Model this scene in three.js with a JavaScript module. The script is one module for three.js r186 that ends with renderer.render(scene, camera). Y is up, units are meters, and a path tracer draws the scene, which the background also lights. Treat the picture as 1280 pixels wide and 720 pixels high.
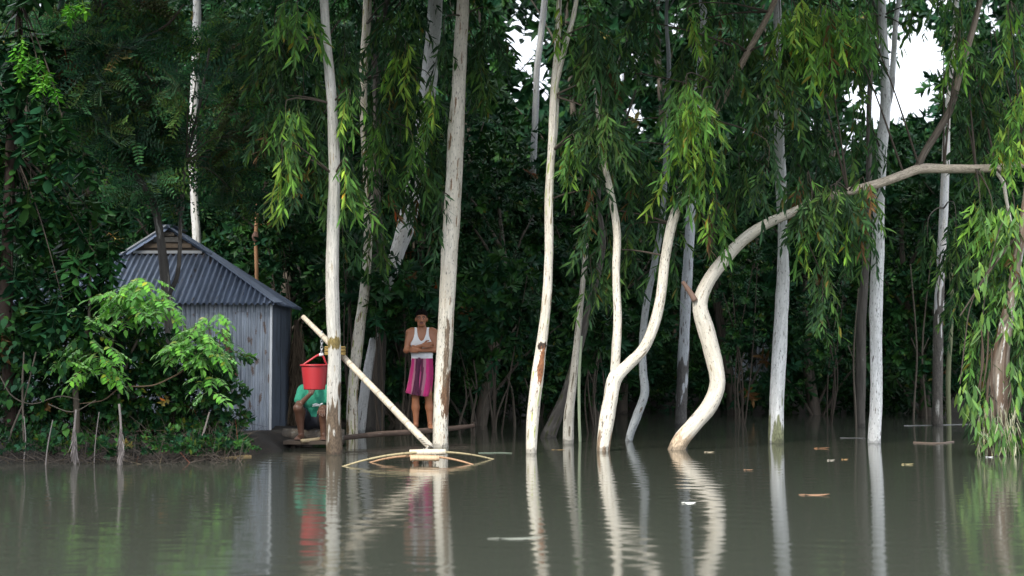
import * as THREE from 'three';
import { mergeGeometries } from 'three/addons/utils/BufferGeometryUtils.js';
import { createNoise2D, createNoise3D } from 'simplex-noise';

// ───────────────────────── camera, sky, sun, exposure ─────────────────────────
const scene = new THREE.Scene();
const FPX = 1778, EYE = 1.1, HORIZON = 450;                 // focal length in photo pixels, eye height, horizon row
const PITCH = Math.atan((HORIZON - 360) / FPX);
const camera = new THREE.PerspectiveCamera(2 * Math.atan(360 / FPX) * 180 / Math.PI, 16 / 9, 0.1, 600);
camera.position.set(0, EYE, 0);
camera.rotation.x = PITCH;
camera.focus = 17.5; camera.userData.fStop = 1.8;
scene.add(camera);

function makeSky() {                                        // even white overcast, slightly cool, brighter round the veiled sun
  const w = 256, h = 128, data = new Float32Array(w * h * 4);
  const sd = new THREE.Vector3(-0.42, 0.64, 0.64).normalize();
  for (let j = 0; j < h; j++) for (let i = 0; i < w; i++) {
    const el = ((j + 0.5) / h - 0.5) * Math.PI, az = ((i + 0.5) / w - 0.5) * 2 * Math.PI;
    const d = new THREE.Vector3(Math.cos(az) * Math.cos(el), Math.sin(el), Math.sin(az) * Math.cos(el));
    const s = Math.max(0, d.dot(sd));
    const v = (el > 0 ? 0.7 + 0.3 * Math.sin(el) : 0.3) + 0.5 * Math.pow(s, 4);
    const k = (j * w + i) * 4;
    data[k] = v * 0.93; data[k + 1] = v * 0.99; data[k + 2] = v * 1.09; data[k + 3] = 1;
  }
  const t = new THREE.DataTexture(data, w, h, THREE.RGBAFormat, THREE.FloatType);
  t.mapping = THREE.EquirectangularReflectionMapping; t.magFilter = t.minFilter = THREE.LinearFilter; t.needsUpdate = true;
  return t;
}
scene.background = makeSky();
scene.environment = scene.background;
const sun = new THREE.DirectionalLight(new THREE.Color(1.0, 0.94, 0.82), 1.5);
sun.position.set(-8.4, 12.8, 12.8 - 19); sun.target.position.set(0, 0, -19);
sun.castShadow = true; sun.shadow.radius = 22; sun.shadow.mapSize.set(2048, 2048);
Object.assign(sun.shadow.camera, { left: -26, right: 26, top: 26, bottom: -26, near: 0.5, far: 90 });
scene.add(sun, sun.target);
const renderer = new THREE.WebGLRenderer({ antialias: true });
renderer.setSize(1024, 576);
renderer.toneMapping = THREE.LinearToneMapping;
renderer.toneMappingExposure = 2.65;
renderer.shadowMap.enabled = true;

// ───────────────────────── helpers ─────────────────────────
const V = (x, y, z) => new THREE.Vector3(x, y, z);
function rngOf(a) { return () => { a |= 0; a = a + 0x6D2B79F5 | 0; let t = Math.imul(a ^ a >>> 15, 1 | a); t = t + Math.imul(t ^ t >>> 7, 61 | t) ^ t; return ((t ^ t >>> 14) >>> 0) / 4294967296; }; }
let R = rngOf(11);
const rr = (a, b) => a + (b - a) * R();
const pick = a => a[Math.floor(R() * a.length)];
const n2 = createNoise2D(rngOf(5)), n3 = createNoise3D(rngOf(6));
const CP = Math.cos(PITCH), SP = Math.sin(PITCH);
function at(px, py, d) {                                     // a pixel of the photograph and a distance give a place
  const a = (px - 640) / FPX, b = (360 - py) / FPX;
  const y = b * CP + SP, z = b * SP - CP;
  return V(a * d / -z, EYE + y * d / -z, -d);
}
function toPixel(p) {
  const y = p.y - EYE, z = p.z, cy = y * CP + z * SP, cz = -y * SP + z * CP;
  return [640 + FPX * p.x / -cz, 360 - FPX * cy / -cz];
}
const waterDepth = py => FPX * EYE / (py - HORIZON);
const taken = {};
function numbered(n) { taken[n] = (taken[n] || 0) + 1; return taken[n] === 1 ? n : n + '_' + String(taken[n] - 1).padStart(3, '0'); }
function shade(o) { o.traverse(m => { if (m.isMesh) { m.castShadow = true; m.receiveShadow = true; } }); return o; }
function thing(name, label, category, pos, group) {
  const g = new THREE.Group(); g.name = numbered(name); if (pos) g.position.copy(pos);
  g.userData = { label, category }; if (group) g.userData.group = group;
  scene.add(g); return g;
}
function part(name, geo, mat, parent, worldSpace = true) {    // world-space geometry hung under a thing
  const m = new THREE.Mesh(geo, mat); m.name = name; m.castShadow = m.receiveShadow = true;
  if (worldSpace) { let o = V(0, 0, 0), p = parent; while (p && p !== scene) { o.add(p.position); p = p.parent; } m.position.copy(o.negate()); }
  parent.add(m); return m;
}
function structure(name, geo, mat) { const m = new THREE.Mesh(geo, mat); m.name = name; m.userData = { kind: 'structure' }; m.receiveShadow = m.castShadow = true; scene.add(m); return m; }
const std = (c, rough = 0.8, o = {}) => new THREE.MeshStandardMaterial({ color: new THREE.Color().setRGB(...c), roughness: rough, ...o });
function dataTex(w, h, fn, { srgb = true, rep = true } = {}) {
  const d = new Uint8Array(w * h * 4), c = [0, 0, 0];
  const enc = x => { x = Math.min(1, Math.max(0, x)); return srgb ? 255 * (x <= 0.0031308 ? 12.92 * x : 1.055 * Math.pow(x, 1 / 2.4) - 0.055) : 255 * x; };
  for (let j = 0; j < h; j++) for (let i = 0; i < w; i++) { fn(i / w, j / h, c); const k = (j * w + i) * 4; d[k] = enc(c[0]); d[k + 1] = enc(c[1]); d[k + 2] = enc(c[2]); d[k + 3] = 255; }
  const t = new THREE.DataTexture(d, w, h); t.magFilter = THREE.LinearFilter; t.minFilter = THREE.LinearMipmapLinearFilter; t.generateMipmaps = true;
  if (srgb) t.colorSpace = THREE.SRGBColorSpace; if (rep) t.wrapS = t.wrapT = THREE.RepeatWrapping; t.needsUpdate = true; return t;
}
function geoFrom(pos, idx, uv, col) {
  const g = new THREE.BufferGeometry(); g.setAttribute('position', new THREE.Float32BufferAttribute(pos, 3));
  if (uv) g.setAttribute('uv', new THREE.Float32BufferAttribute(uv, 2)); if (col) g.setAttribute('color', new THREE.Float32BufferAttribute(col, 3));
  g.setIndex(idx); g.computeVertexNormals(); return g;
}
// a tapering tube through points {p, r}; wob = unevenness of its skin
function tube(pts, { radial = 10, step = 0.12, wob = 0, seed = 0, vlen = 0, flatEnds = true } = {}) {
  const curve = new THREE.CatmullRomCurve3(pts.map(q => q.p), false, 'centripetal');
  const n = Math.max(2, Math.ceil(curve.getLength() / step)), P = [], Rr = [];
  for (let i = 0; i <= n; i++) {
    const t = i / n; P.push(curve.getPoint(t));
    const f = t * (pts.length - 1), k = Math.min(pts.length - 2, Math.floor(f)), u = f - k, s = u * u * (3 - 2 * u);
    Rr.push(pts[k].r * (1 - s) + pts[k + 1].r * s);
  }
  const pos = [], uv = [], idx = []; let nrm = null, len = 0;
  const total = curve.getLength();
  for (let i = 0; i <= n; i++) {
    const T = P[Math.min(n, i + 1)].clone().sub(P[Math.max(0, i - 1)]).normalize();
    if (!nrm) { nrm = Math.abs(T.y) > 0.7 ? V(0, 0, -1) : V(0, 1, 0); }
    nrm.sub(T.clone().multiplyScalar(nrm.dot(T))).normalize();
    const B = T.clone().cross(nrm);
    if (i) len += P[i].distanceTo(P[i - 1]);
    for (let j = 0; j <= radial; j++) {
      const a = j / radial * Math.PI * 2, cx = Math.cos(a), sx = Math.sin(a);
      let r = Rr[i]; if (wob) r *= 1 + wob * (n3(cx * 0.8 + seed, sx * 0.8, len * 1.3) + 0.5 * n3(cx * 1.7 + seed, sx * 1.7, len * 4.2));
      pos.push(P[i].x + (nrm.x * cx + B.x * sx) * r, P[i].y + (nrm.y * cx + B.y * sx) * r, P[i].z + (nrm.z * cx + B.z * sx) * r);
      uv.push(j / radial, vlen ? len / vlen : len / total);
      if (i < n && j < radial) { const a0 = i * (radial + 1) + j, b0 = a0 + radial + 1; idx.push(a0, a0 + 1, b0, b0, a0 + 1, b0 + 1); }
    }
  }
  if (flatEnds) for (const e of [0, n]) {
    const c = pos.length / 3; pos.push(P[e].x, P[e].y, P[e].z); uv.push(0.5, vlen ? (e ? len : 0) / vlen : (e ? 1 : 0));
    for (let j = 0; j < radial; j++) { const a0 = e * (radial + 1) + j; e ? idx.push(c, a0, a0 + 1) : idx.push(c, a0 + 1, a0); }
  }
  return geoFrom(pos, idx, uv);
}
function box(x0, x1, y0, y1, z0, z1, tilt) { const g = new THREE.BoxGeometry(x1 - x0, y1 - y0, z1 - z0); g.translate((x0 + x1) / 2, (y0 + y1) / 2, (z0 + z1) / 2); return g; }
function bar(a, b, w, h) { const g = new THREE.BoxGeometry(w, h, a.distanceTo(b)); const m = new THREE.Matrix4().lookAt(a, b, V(0, 1, 0)); g.applyMatrix4(m); const c = a.clone().add(b).multiplyScalar(0.5); g.translate(c.x, c.y, c.z); return g; }
const toRad = (w, d) => w / 2 * d / FPX;

// ───────────────────────── ground and water ─────────────────────────
function smooth(a, b, x) { const t = Math.min(1, Math.max(0, (x - a) / (b - a))); return t * t * (3 - 2 * t); }
function groundHeight(x, z) {
  const d = -z, nz = 0.5 * n2(x * 0.6, z * 0.6) + 0.25 * n2(x * 1.7, z * 1.7);
  const shoreX = -2.62 + 0.15 * n2(z * 0.9, 3) - 0.02 * Math.max(0, d - 19);
  const front = 15.1 + 0.25 * n2(x * 0.8, 7) + 0.5 * smooth(-3.6, -2.6, x) * 3.2;
  const bank = smooth(-0.7, 0.9, Math.min(d - front, (shoreX - x) * 1.6 + 0.25));
  const far = smooth(28.6 + 0.5 * n2(x * 0.35, 1), 31.5, d);
  let h = -0.7 + Math.max(bank * 0.88, far * 1.1) + nz * 0.05;
  if (d > 32) h += (d - 32) * 0.004;
  return h;
}
const soilTex = dataTex(512, 512, (u, v, c) => {
  const a = n2(u * 9, v * 9) * 0.5 + n2(u * 31, v * 31) * 0.3 + n2(u * 90, v * 90) * 0.25, leaf = n2(u * 60 + 9, v * 40) > 0.62 ? 1 : 0;
  const k = 0.85 + 0.4 * a; c[0] = (0.02 + leaf * 0.03) * k; c[1] = (0.016 + leaf * 0.016) * k; c[2] = (0.012 + leaf * 0.006) * k;
});
{
  const xs = [], zs = [];
  for (let x = -300; x < -14; x += 22) xs.push(x); for (let x = -14; x <= 14; x += 0.28) xs.push(x); for (let x = 20; x <= 300; x += 22) xs.push(x);
  for (let z = 60; z > -12; z -= 12) zs.push(z); for (let z = -12; z >= -36; z -= 0.26) zs.push(z); for (let z = -40; z >= -400; z -= 12) zs.push(z);
  const pos = [], uv = [], idx = [];
  zs.forEach((z, j) => xs.forEach((x, i) => {
    pos.push(x, groundHeight(x, z), z); uv.push(x / 1.6, z / 1.6);
    if (i < xs.length - 1 && j < zs.length - 1) { const a = j * xs.length + i, b = a + xs.length; idx.push(a, a + 1, b, b, a + 1, b + 1); }
  }));
  structure('ground', geoFrom(pos, idx, uv), new THREE.MeshStandardMaterial({ map: soilTex, roughness: 0.95, bumpMap: soilTex, bumpScale: 0.03 }));
}
{
  const ph = []; const Rw = rngOf(77);
  for (let i = 0; i < 46; i++) { const m = (i < 10 ? 6 : 18) + Math.floor(Rw() * Rw() * (i < 10 ? 12 : 70)), q = Math.round((Rw() - 0.5) * 2 * m * 0.8), k = Math.hypot(m, q); ph.push([q, m, Rw() * 6.283, (i < 10 ? 0.09 : 1) / Math.pow(k, 1.05)]); }
  const N = 1024, rip = dataTex(N, N, (u, v, c) => {
    let s = 0; for (let i = 0; i < ph.length; i++) { const p = ph[i]; s += p[3] * Math.sin(6.2831853 * (p[0] * u + p[1] * v) + p[2]); }
    const pi2 = 6.2831853, calm = 0.55 + 0.45 * Math.sin(pi2 * (2 * v + u) + 1 + 1.3 * Math.sin(pi2 * (u - v))) * Math.sin(pi2 * (3 * v - 2 * u) + 2.2 * Math.cos(pi2 * (u + 2 * v)));
    c[0] = c[1] = c[2] = 0.5 + 0.5 * s * (0.35 + calm);
  }, { srgb: false });
  rip.repeat.set(1, 1);
  const g = new THREE.PlaneGeometry(600, 460, 1, 1); g.rotateX(-Math.PI / 2); g.translate(0, 0, -170);
  const p = g.attributes.position, uv = g.attributes.uv;
  for (let i = 0; i < p.count; i++) uv.setXY(i, p.getX(i) / 6.8, p.getZ(i) / 6.8);
  structure('water', g, new THREE.MeshPhysicalMaterial({ color: new THREE.Color().setRGB(0.05, 0.053, 0.041), roughness: 0.075, ior: 1.33, bumpMap: rip, bumpScale: 0.005 }));
}

// ───────────────────────── leaves ─────────────────────────
// one blade along dir from p; cross = blade width direction
function blade(out, p, dir, cross, len, wid, droop, fold, prof) {
  const n = prof.length, base = out.pos.length / 3, up = dir.clone().cross(cross).normalize(), tf = rr(0.62, 1.38), tw = R(), tn = tw < 0.01 ? [3.0 * tf, 1.15 * tf, 0.8 * tf] : tw < 0.13 ? [1.35 * tf, 1.28 * tf, 0.95 * tf] : [tf, tf, tf];
  for (let i = 0; i < n; i++) {
    const t = i / (n - 1), w = prof[i] * wid / 2;
    const c = p.clone().addScaledVector(dir, len * t).add(V(0, -droop * len * t * t, 0));
    const l = c.clone().addScaledVector(cross, -w).addScaledVector(up, fold * w), r = c.clone().addScaledVector(cross, w).addScaledVector(up, fold * w);
    out.pos.push(l.x, l.y, l.z, c.x, c.y, c.z, r.x, r.y, r.z); out.col.push(...tn, ...tn, ...tn);
    if (i < n - 1) { const a = base + i * 3, b = a + 3; for (const k of [0, 1]) out.idx.push(a + k, a + k + 1, b + k, b + k, a + k + 1, b + k + 1); }
  }
}
function twig(out, a, b, r) {
  const d = b.clone().sub(a).normalize(), s = (Math.abs(d.y) > 0.9 ? V(1, 0, 0) : V(0, 1, 0)).cross(d).normalize(), t = d.clone().cross(s), k = out.pos.length / 3;
  for (const q of [a, b]) for (let i = 0; i < 3; i++) { const an = i * 2.094, o = s.clone().multiplyScalar(Math.cos(an) * r).addScaledVector(t, Math.sin(an) * r).add(q); out.pos.push(o.x, o.y, o.z); out.col.push(1.5, 0.75, 0.8); }
  for (let i = 0; i < 3; i++) { const j = (i + 1) % 3; out.idx.push(k + i, k + j, k + 3 + i, k + 3 + i, k + j, k + 3 + j); }
}
const LANCE = [0.12, 0.95, 0.85, 0.02], ELL = [0.1, 0.8, 1, 0.72, 0.02], OVAL = [0.1, 1, 0.85, 0.02], HEART = [0.55, 1, 0.92, 0.55, 0.02];
const fin = o => geoFrom(o.pos, o.idx, null, o.col);
const randDir = () => { const a = rr(0, 6.283), y = rr(-1, 1), s = Math.sqrt(1 - y * y); return V(Math.cos(a) * s, y, Math.sin(a) * s); };
const perp = d => { const q = randDir(); q.addScaledVector(d, -q.dot(d)); return q.lengthSq() < 1e-6 ? V(1, 0, 0) : q.normalize(); };
function eucSpray(seed, n = 17, L = 0.5) {                    // hanging strand of narrow leaves, axis = -y
  R = rngOf(seed); const o = { pos: [], idx: [], col: [] }; const bx = rr(-0.1, 0.1), bz = rr(-0.1, 0.1), c = t => V(bx * t * t, -L * t, bz * t * t);
  for (let i = 0; i < 4; i++) twig(o, c(i / 4), c((i + 1) / 4), 0.003);
  for (let i = 0; i < n; i++) { const t = (i + 0.6) / n, d = V(rr(-1, 1), -1, rr(-1, 1)).normalize(); blade(o, c(t), d, perp(d), rr(0.11, 0.18), rr(0.026, 0.043), rr(0, 0.25), rr(0.1, 0.5), LANCE); }
  return fin(o);
}
function broadSpray(seed, n = 12, len = 0.14, wid = 0.048, L = 0.24, prof = ELL) {   // leafy twig, axis = -y is outward
  R = rngOf(seed); const o = { pos: [], idx: [], col: [] }; twig(o, V(0, 0, 0), V(0, -L, 0), 0.005);
  for (let i = 0; i < n; i++) {
    const t = Math.pow((i + 0.5) / n, 0.6), a = i * 2.4 + rr(-0.4, 0.4), d = V(Math.cos(a), -0.25 - 0.9 * t * t, Math.sin(a)).normalize();
    const cr = d.clone().cross(V(0, 1, 0)).normalize(); blade(o, V(0, -L * t, 0), d, cr, len * rr(0.7, 1.2), wid * rr(0.8, 1.2), 0, rr(0.15, 0.5), prof);
  }
  return fin(o);
}
function frondSpray(seed, fronds = 3, L = 0.36, pairs = 8, ll = 0.07, lw = 0.024) {   // feathery compound leaves, axis = -y outward
  R = rngOf(seed); const o = { pos: [], idx: [], col: [] };
  for (let f = 0; f < fronds; f++) {
    const d = V(rr(-0.8, 0.8), -1, rr(-0.8, 0.8)).normalize(), s = perp(d), b = s.clone().cross(d), l = L * rr(0.7, 1.15);
    const c = t => d.clone().multiplyScalar(l * t).addScaledVector(b, 0.25 * l * t * t);
    twig(o, c(0), c(0.5), 0.0025); twig(o, c(0.5), c(1), 0.002);
    for (let i = 0; i < pairs; i++) for (const k of [-1, 1]) { const dd = s.clone().multiplyScalar(k).addScaledVector(d, 0.45).addScaledVector(b, rr(-0.15, 0.3)).normalize(); blade(o, c((i + 1) / (pairs + 0.3)), dd, d.clone().addScaledVector(dd, -dd.dot(d)).normalize(), ll * rr(0.8, 1.15) * (1 - 0.3 * i / pairs), lw, 0, 0.15, [0.2, 1, 0.02]); }
  }
  return fin(o);
}
function compoundLeaf(seed, pairs = 3, ll = 0.1, lw = 0.045) {    // one leaf of seven ovate leaflets, axis +z outward, face +y
  R = rngOf(seed); const o = { pos: [], idx: [], col: [] }, L = 0.2, c = t => V(0, -0.05 * t * t, L * t);
  twig(o, c(0), c(0.5), 0.0025); twig(o, c(0.5), c(1), 0.002);
  for (let i = 0; i < pairs; i++) for (const k of [-1, 1]) { const d = V(k * 0.9, rr(-0.35, 0.05), 0.45).normalize(); blade(o, c(0.3 + 0.7 * i / pairs), d, V(-0.45 * k, 0, 0.9).multiplyScalar(-k).normalize(), ll * rr(0.8, 1.15), lw * rr(0.85, 1.1), 0.25, 0.25, OVAL); }
  blade(o, c(1), V(0, -0.2, 1).normalize(), V(1, 0, 0), ll * 1.15, lw * 1.1, 0.25, 0.25, OVAL);
  return fin(o);
}
function heartLeaf(seed) { R = rngOf(seed); const o = { pos: [], idx: [], col: [] }; blade(o, V(0, 0, 0), V(0, -0.85, 0.5).normalize(), V(1, 0, 0), 0.15, 0.12, 0.12, 0.18, HEART); twig(o, V(0, 0.06, -0.02), V(0, 0, 0), 0.002); return fin(o); }
const GEO = {
  euc: [eucSpray(21, 13, 0.45), eucSpray(22, 15, 0.52), eucSpray(23, 11, 0.36), eucSpray(24, 16, 0.62)],
  broad: [broadSpray(31), broadSpray(32, 10, 0.16, 0.05), broadSpray(33, 14, 0.12, 0.045)],
  frond: [frondSpray(41), frondSpray(42, 4, 0.42, 9), frondSpray(43, 2, 0.3, 7)],
  small: [broadSpray(51, 14, 0.075, 0.034, 0.2, OVAL), broadSpray(52, 11, 0.09, 0.04, 0.22, OVAL)],
  droop: [broadSpray(61, 10, 0.19, 0.07, 0.34), broadSpray(62, 8, 0.22, 0.075, 0.3)],
  far: [broadSpray(71, 12, 0.2, 0.075, 0.3, OVAL), broadSpray(72, 12, 0.24, 0.08, 0.36, OVAL)],
};
const leafMat = new THREE.MeshPhysicalMaterial({ color: 0xffffff, vertexColors: true, roughness: 1, transmission: 0.42, thickness: 0, side: THREE.DoubleSide, specularIntensity: 0.3 });
const glossLeaf = new THREE.MeshPhysicalMaterial({ color: 0xffffff, vertexColors: true, roughness: 0.48, side: THREE.DoubleSide, specularIntensity: 0.28 });
const PAL = {
  forest: [[0.013, 0.05, 0.015], [0.019, 0.066, 0.017], [0.01, 0.042, 0.016], [0.029, 0.086, 0.018], [0.013, 0.053, 0.024]],
  euc: [[0.038, 0.1, 0.03], [0.058, 0.135, 0.034], [0.028, 0.075, 0.028], [0.09, 0.18, 0.04], [0.04, 0.1, 0.042]],
  eucLit: [[0.11, 0.26, 0.045], [0.16, 0.33, 0.05], [0.09, 0.22, 0.045], [0.25, 0.4, 0.06], [0.07, 0.17, 0.04]],  // brighter leaf colours, with the light on the lit clusters painted in
  frond: [[0.03, 0.11, 0.042], [0.045, 0.14, 0.05], [0.08, 0.16, 0.035], [0.02, 0.07, 0.036]],
  shrub: [[0.085, 0.31, 0.02], [0.12, 0.39, 0.024], [0.07, 0.27, 0.02], [0.16, 0.45, 0.03], [0.095, 0.34, 0.02]],
  vine: [[0.08, 0.2, 0.04], [0.13, 0.28, 0.045], [0.2, 0.36, 0.05], [0.1, 0.24, 0.045]],
  olive: [[0.05, 0.06, 0.02], [0.06, 0.085, 0.025], [0.035, 0.05, 0.018]],
};
const DEAD = [[0.16, 0.09, 0.035], [0.12, 0.07, 0.03], [0.2, 0.17, 0.05]];
// open sky that the photograph shows between the crowns
const GAPS = [[655, 45, 26, 66], [670, 100, 20, 32], [640, 118, 14, 12], [1142, 112, 31, 46], [1120, 72, 20, 32], [1098, 140, 20, 26], [1160, 70, 20, 30], [1062, 122, 12, 22], [1243, 25, 14, 16], [940, 455, 17, 20]];
const KEEP = [[233, 256, -20, 306, 22.9]];                   // the white stem behind the hut stands clear of nearer fronds
const SPECK = [[815, 95, 26, 26], [800, 155, 26, 20], [835, 40, 20, 20], [930, 160, 14, 14], [1055, 185, 16, 18], [50, 8, 40, 14], [308, 6, 14, 12], [780, 88, 14, 12]];
function inGapAlong(p, dir, l) { let m = 0; for (const t of [0, 0.35, 0.75]) m = Math.max(m, inGap(p.clone().addScaledVector(dir, l * t))); return m; }
function inGap(p, small) {
  const [x, y] = toPixel(p);
  for (const k of KEEP) if (x > k[0] && x < k[1] && y > k[2] && y < k[3] && -p.z < k[4]) return 0.8;
  for (const g of GAPS) { const q = ((x - g[0]) / g[2]) ** 2 + ((y - g[1]) / g[3]) ** 2; if (q < 1) return q < 0.55 ? 0.955 : 0.55; }
  for (const g of SPECK) { const q = ((x - g[0]) / g[2]) ** 2 + ((y - g[1]) / g[3]) ** 2; if (q < 1) return small ? 0.4 : 0.62; }
  return 0;
}
const Q0 = new THREE.Quaternion(), DOWN = V(0, -1, 0), M4 = new THREE.Matrix4();
function foliage(parent, name, kind, items, mat, label) {
  const geos = GEO[kind], lists = geos.map(() => []); items.forEach((it, i) => lists[i % geos.length].push(it));
  lists.forEach((list, gi) => {
    if (!list.length) return;
    const im = new THREE.InstancedMesh(geos[gi], mat, list.length); im.name = name; im.userData = { kind: 'stuff' }; im.castShadow = im.receiveShadow = true;
    im.position.copy(parent.position).negate();
    list.forEach((it, i) => {
      const q = new THREE.Quaternion().setFromUnitVectors(DOWN, it.dir).multiply(Q0.clone().setFromAxisAngle(DOWN, it.roll));
      im.setMatrixAt(i, M4.compose(it.p, q, V(it.s, it.s, it.s))); im.setColorAt(i, new THREE.Color().setRGB(...it.c));
    });
    parent.add(im);
  });
}
function tint(pal, k = 0.25, dead = 0.01) { const c = R() < dead ? pick(DEAD) : pick(pal), f = 1 + rr(-k, k); return [c[0] * f, c[1] * f, c[2] * f]; }
// sprays through an ellipsoid; style sets how they hang
function clump(list, c, rad, n, pal, { style = 'hang', smin = 0.8, smax = 1.25, shell = 0.5, dead = 0.01, gaps = true } = {}) {
  for (let i = 0; i < n; i++) {
    const d = randDir(), k = Math.pow(R(), shell > 0.5 ? 0.25 : 0.45), p = V(c.x + d.x * rad.x * k, c.y + d.y * rad.y * k, c.z + d.z * rad.z * k);
    const hit = R();
    if (p.y < 0.12) continue;
    let dir;
    if (style === 'hang') dir = V(d.x * 0.35 + rr(-0.25, 0.25), -1, d.z * 0.35 + rr(-0.25, 0.25));
    else if (style === 'out') dir = V(d.x + rr(-0.5, 0.5), d.y * 0.6 + rr(-0.6, 0.3), d.z + rr(-0.5, 0.5));
    else dir = V(d.x + rr(-0.6, 0.6), -0.25 + rr(-0.35, 0.25), d.z + rr(-0.6, 0.6));
    if (dir.lengthSq() < 0.01) dir.set(0, -1, 0);
    dir.normalize(); const s = rr(smin, smax), it = { p, dir, roll: rr(0, 6.283), s, c: tint(pal, 0.28, dead) };
    if (!gaps || hit >= inGapAlong(p, dir, s * (style === 'hang' ? 0.7 : 0.4))) list.push(it);
  }
}

// ───────────────────────── bark ─────────────────────────
const barkBump = dataTex(256, 256, (u, v, c) => { const a = Math.cos(u * 6.283), b = Math.sin(u * 6.283); c[0] = c[1] = c[2] = 0.5 + 0.3 * n3(a * 2, b * 2, v * 9) + 0.2 * n3(a * 5, b * 5, v * 40); }, { srgb: false });
// smooth gum bark: mottled base, long peeling patches, dark knots, old rough bark below `low` metres
function gumBark(len, o = {}) {
  const { base = [0.62, 0.58, 0.49], alt = [0.5, 0.46, 0.38], peel = [0.26, 0.2, 0.13], amount = 0.2, low = 0, lowC = [0.1, 0.08, 0.06], moss = 0, seed = 1, spots = 0.6, girth = 0.6, marks = [], foot = 0.55, high = 0, highC = [0.24, 0.19, 0.14] } = o;
  const h = len > 5 ? 1024 : 512;
  return dataTex(128, h, (u, v, c) => {
    const s = v * len, a = Math.cos(u * 6.283) * girth / 6.283, b = Math.sin(u * 6.283) * girth / 6.283;
    const m1 = n3(a * 9 + seed, b * 9, s * 1.1), m2 = n3(a * 26 + seed, b * 26, s * 5), m3 = n3(a * 70, b * 70 + seed, s * 26);
    let t = smooth(-0.5, 0.6, m1 * 0.6 + m2 * 0.35);
    for (let k = 0; k < 3; k++) c[k] = (base[k] * t + alt[k] * (1 - t)) * (1 + 0.1 * m3 + 0.09 * m2);
    const pt = n3(a * 14 + seed * 3, b * 14, s * 1.7) * 0.75 + m2 * 0.32 + m3 * 0.1, lim = 0.78 - amount;
    if (pt > lim) { const e = smooth(lim, lim + 0.06, pt); for (let k = 0; k < 3; k++) c[k] = c[k] * (1 - e) + peel[k] * (0.85 + 0.4 * m3) * e; }
    const sp = n3(a * 42 + 7, b * 42 + seed, s * 13); if (spots && sp > 1.02 - spots * 0.32) for (let k = 0; k < 3; k++) c[k] *= 0.3;
    const sc = n3(a * 19 + seed * 5, b * 19, s * 4.5) + 0.25 * m3; if (spots && sc > 1.0 - spots * 0.2) for (let k = 0; k < 3; k++) c[k] = c[k] * 0.25 + [0.03, 0.02, 0.014][k];
    if (low) { const e = smooth(0.06, -0.06, s - low * (1 + 0.5 * n3(a * 12, b * 12 + seed, s * 2.2)) - 0.12 * m2); for (let k = 0; k < 3; k++) c[k] = c[k] * (1 - e) + lowC[k] * (1 + 0.5 * m3 + 0.3 * m2) * e; }
    if (high) { const e = smooth(-0.15, 0.15, s - high + 0.3 * m1 + 0.15 * m2); for (let k = 0; k < 3; k++) c[k] = c[k] * (1 - e) + highC[k] * (1 + 0.4 * m3 + 0.3 * m2) * e; }
    if (moss && n3(a * 18, b * 18 + 4, s * 3) + 0.3 * m2 > 0.9 - moss) { c[0] *= 0.62; c[1] *= 0.72; c[2] *= 0.35; }
    for (const [mu, ms, ru, rs, mc] of marks) { let du = Math.abs(u - mu); du = Math.min(du, 1 - du); const q = (du / ru) ** 2 + ((s - ms) / rs) ** 2 + 0.7 * m2 + 0.5 * m1 + 0.35 * m3; if (q < 1) { const e = smooth(1, 0.8, q); for (let k = 0; k < 3; k++) c[k] = c[k] * (1 - e) + mc[k] * (0.8 + 0.4 * m3 + 0.3 * m2) * e; } }
    if (s < foot + 0.035 + 0.03 * m1 + 0.02 * m2) for (let k = 0; k < 3; k++) c[k] *= 0.55;                    // wet foot where the flood laps
  });
}
const barkMat = tex => new THREE.MeshStandardMaterial({ map: tex, roughness: 0.78, bumpMap: barkBump, bumpScale: 0.006 });
const darkBark = barkMat(gumBark(4, { base: [0.1, 0.08, 0.06], alt: [0.06, 0.05, 0.04], peel: [0.16, 0.15, 0.13], amount: 0.3, seed: 30, spots: 0 }));
const twigMat = std([0.06, 0.046, 0.034], 0.9), paleTwig = std([0.1, 0.082, 0.062], 0.9);

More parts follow.
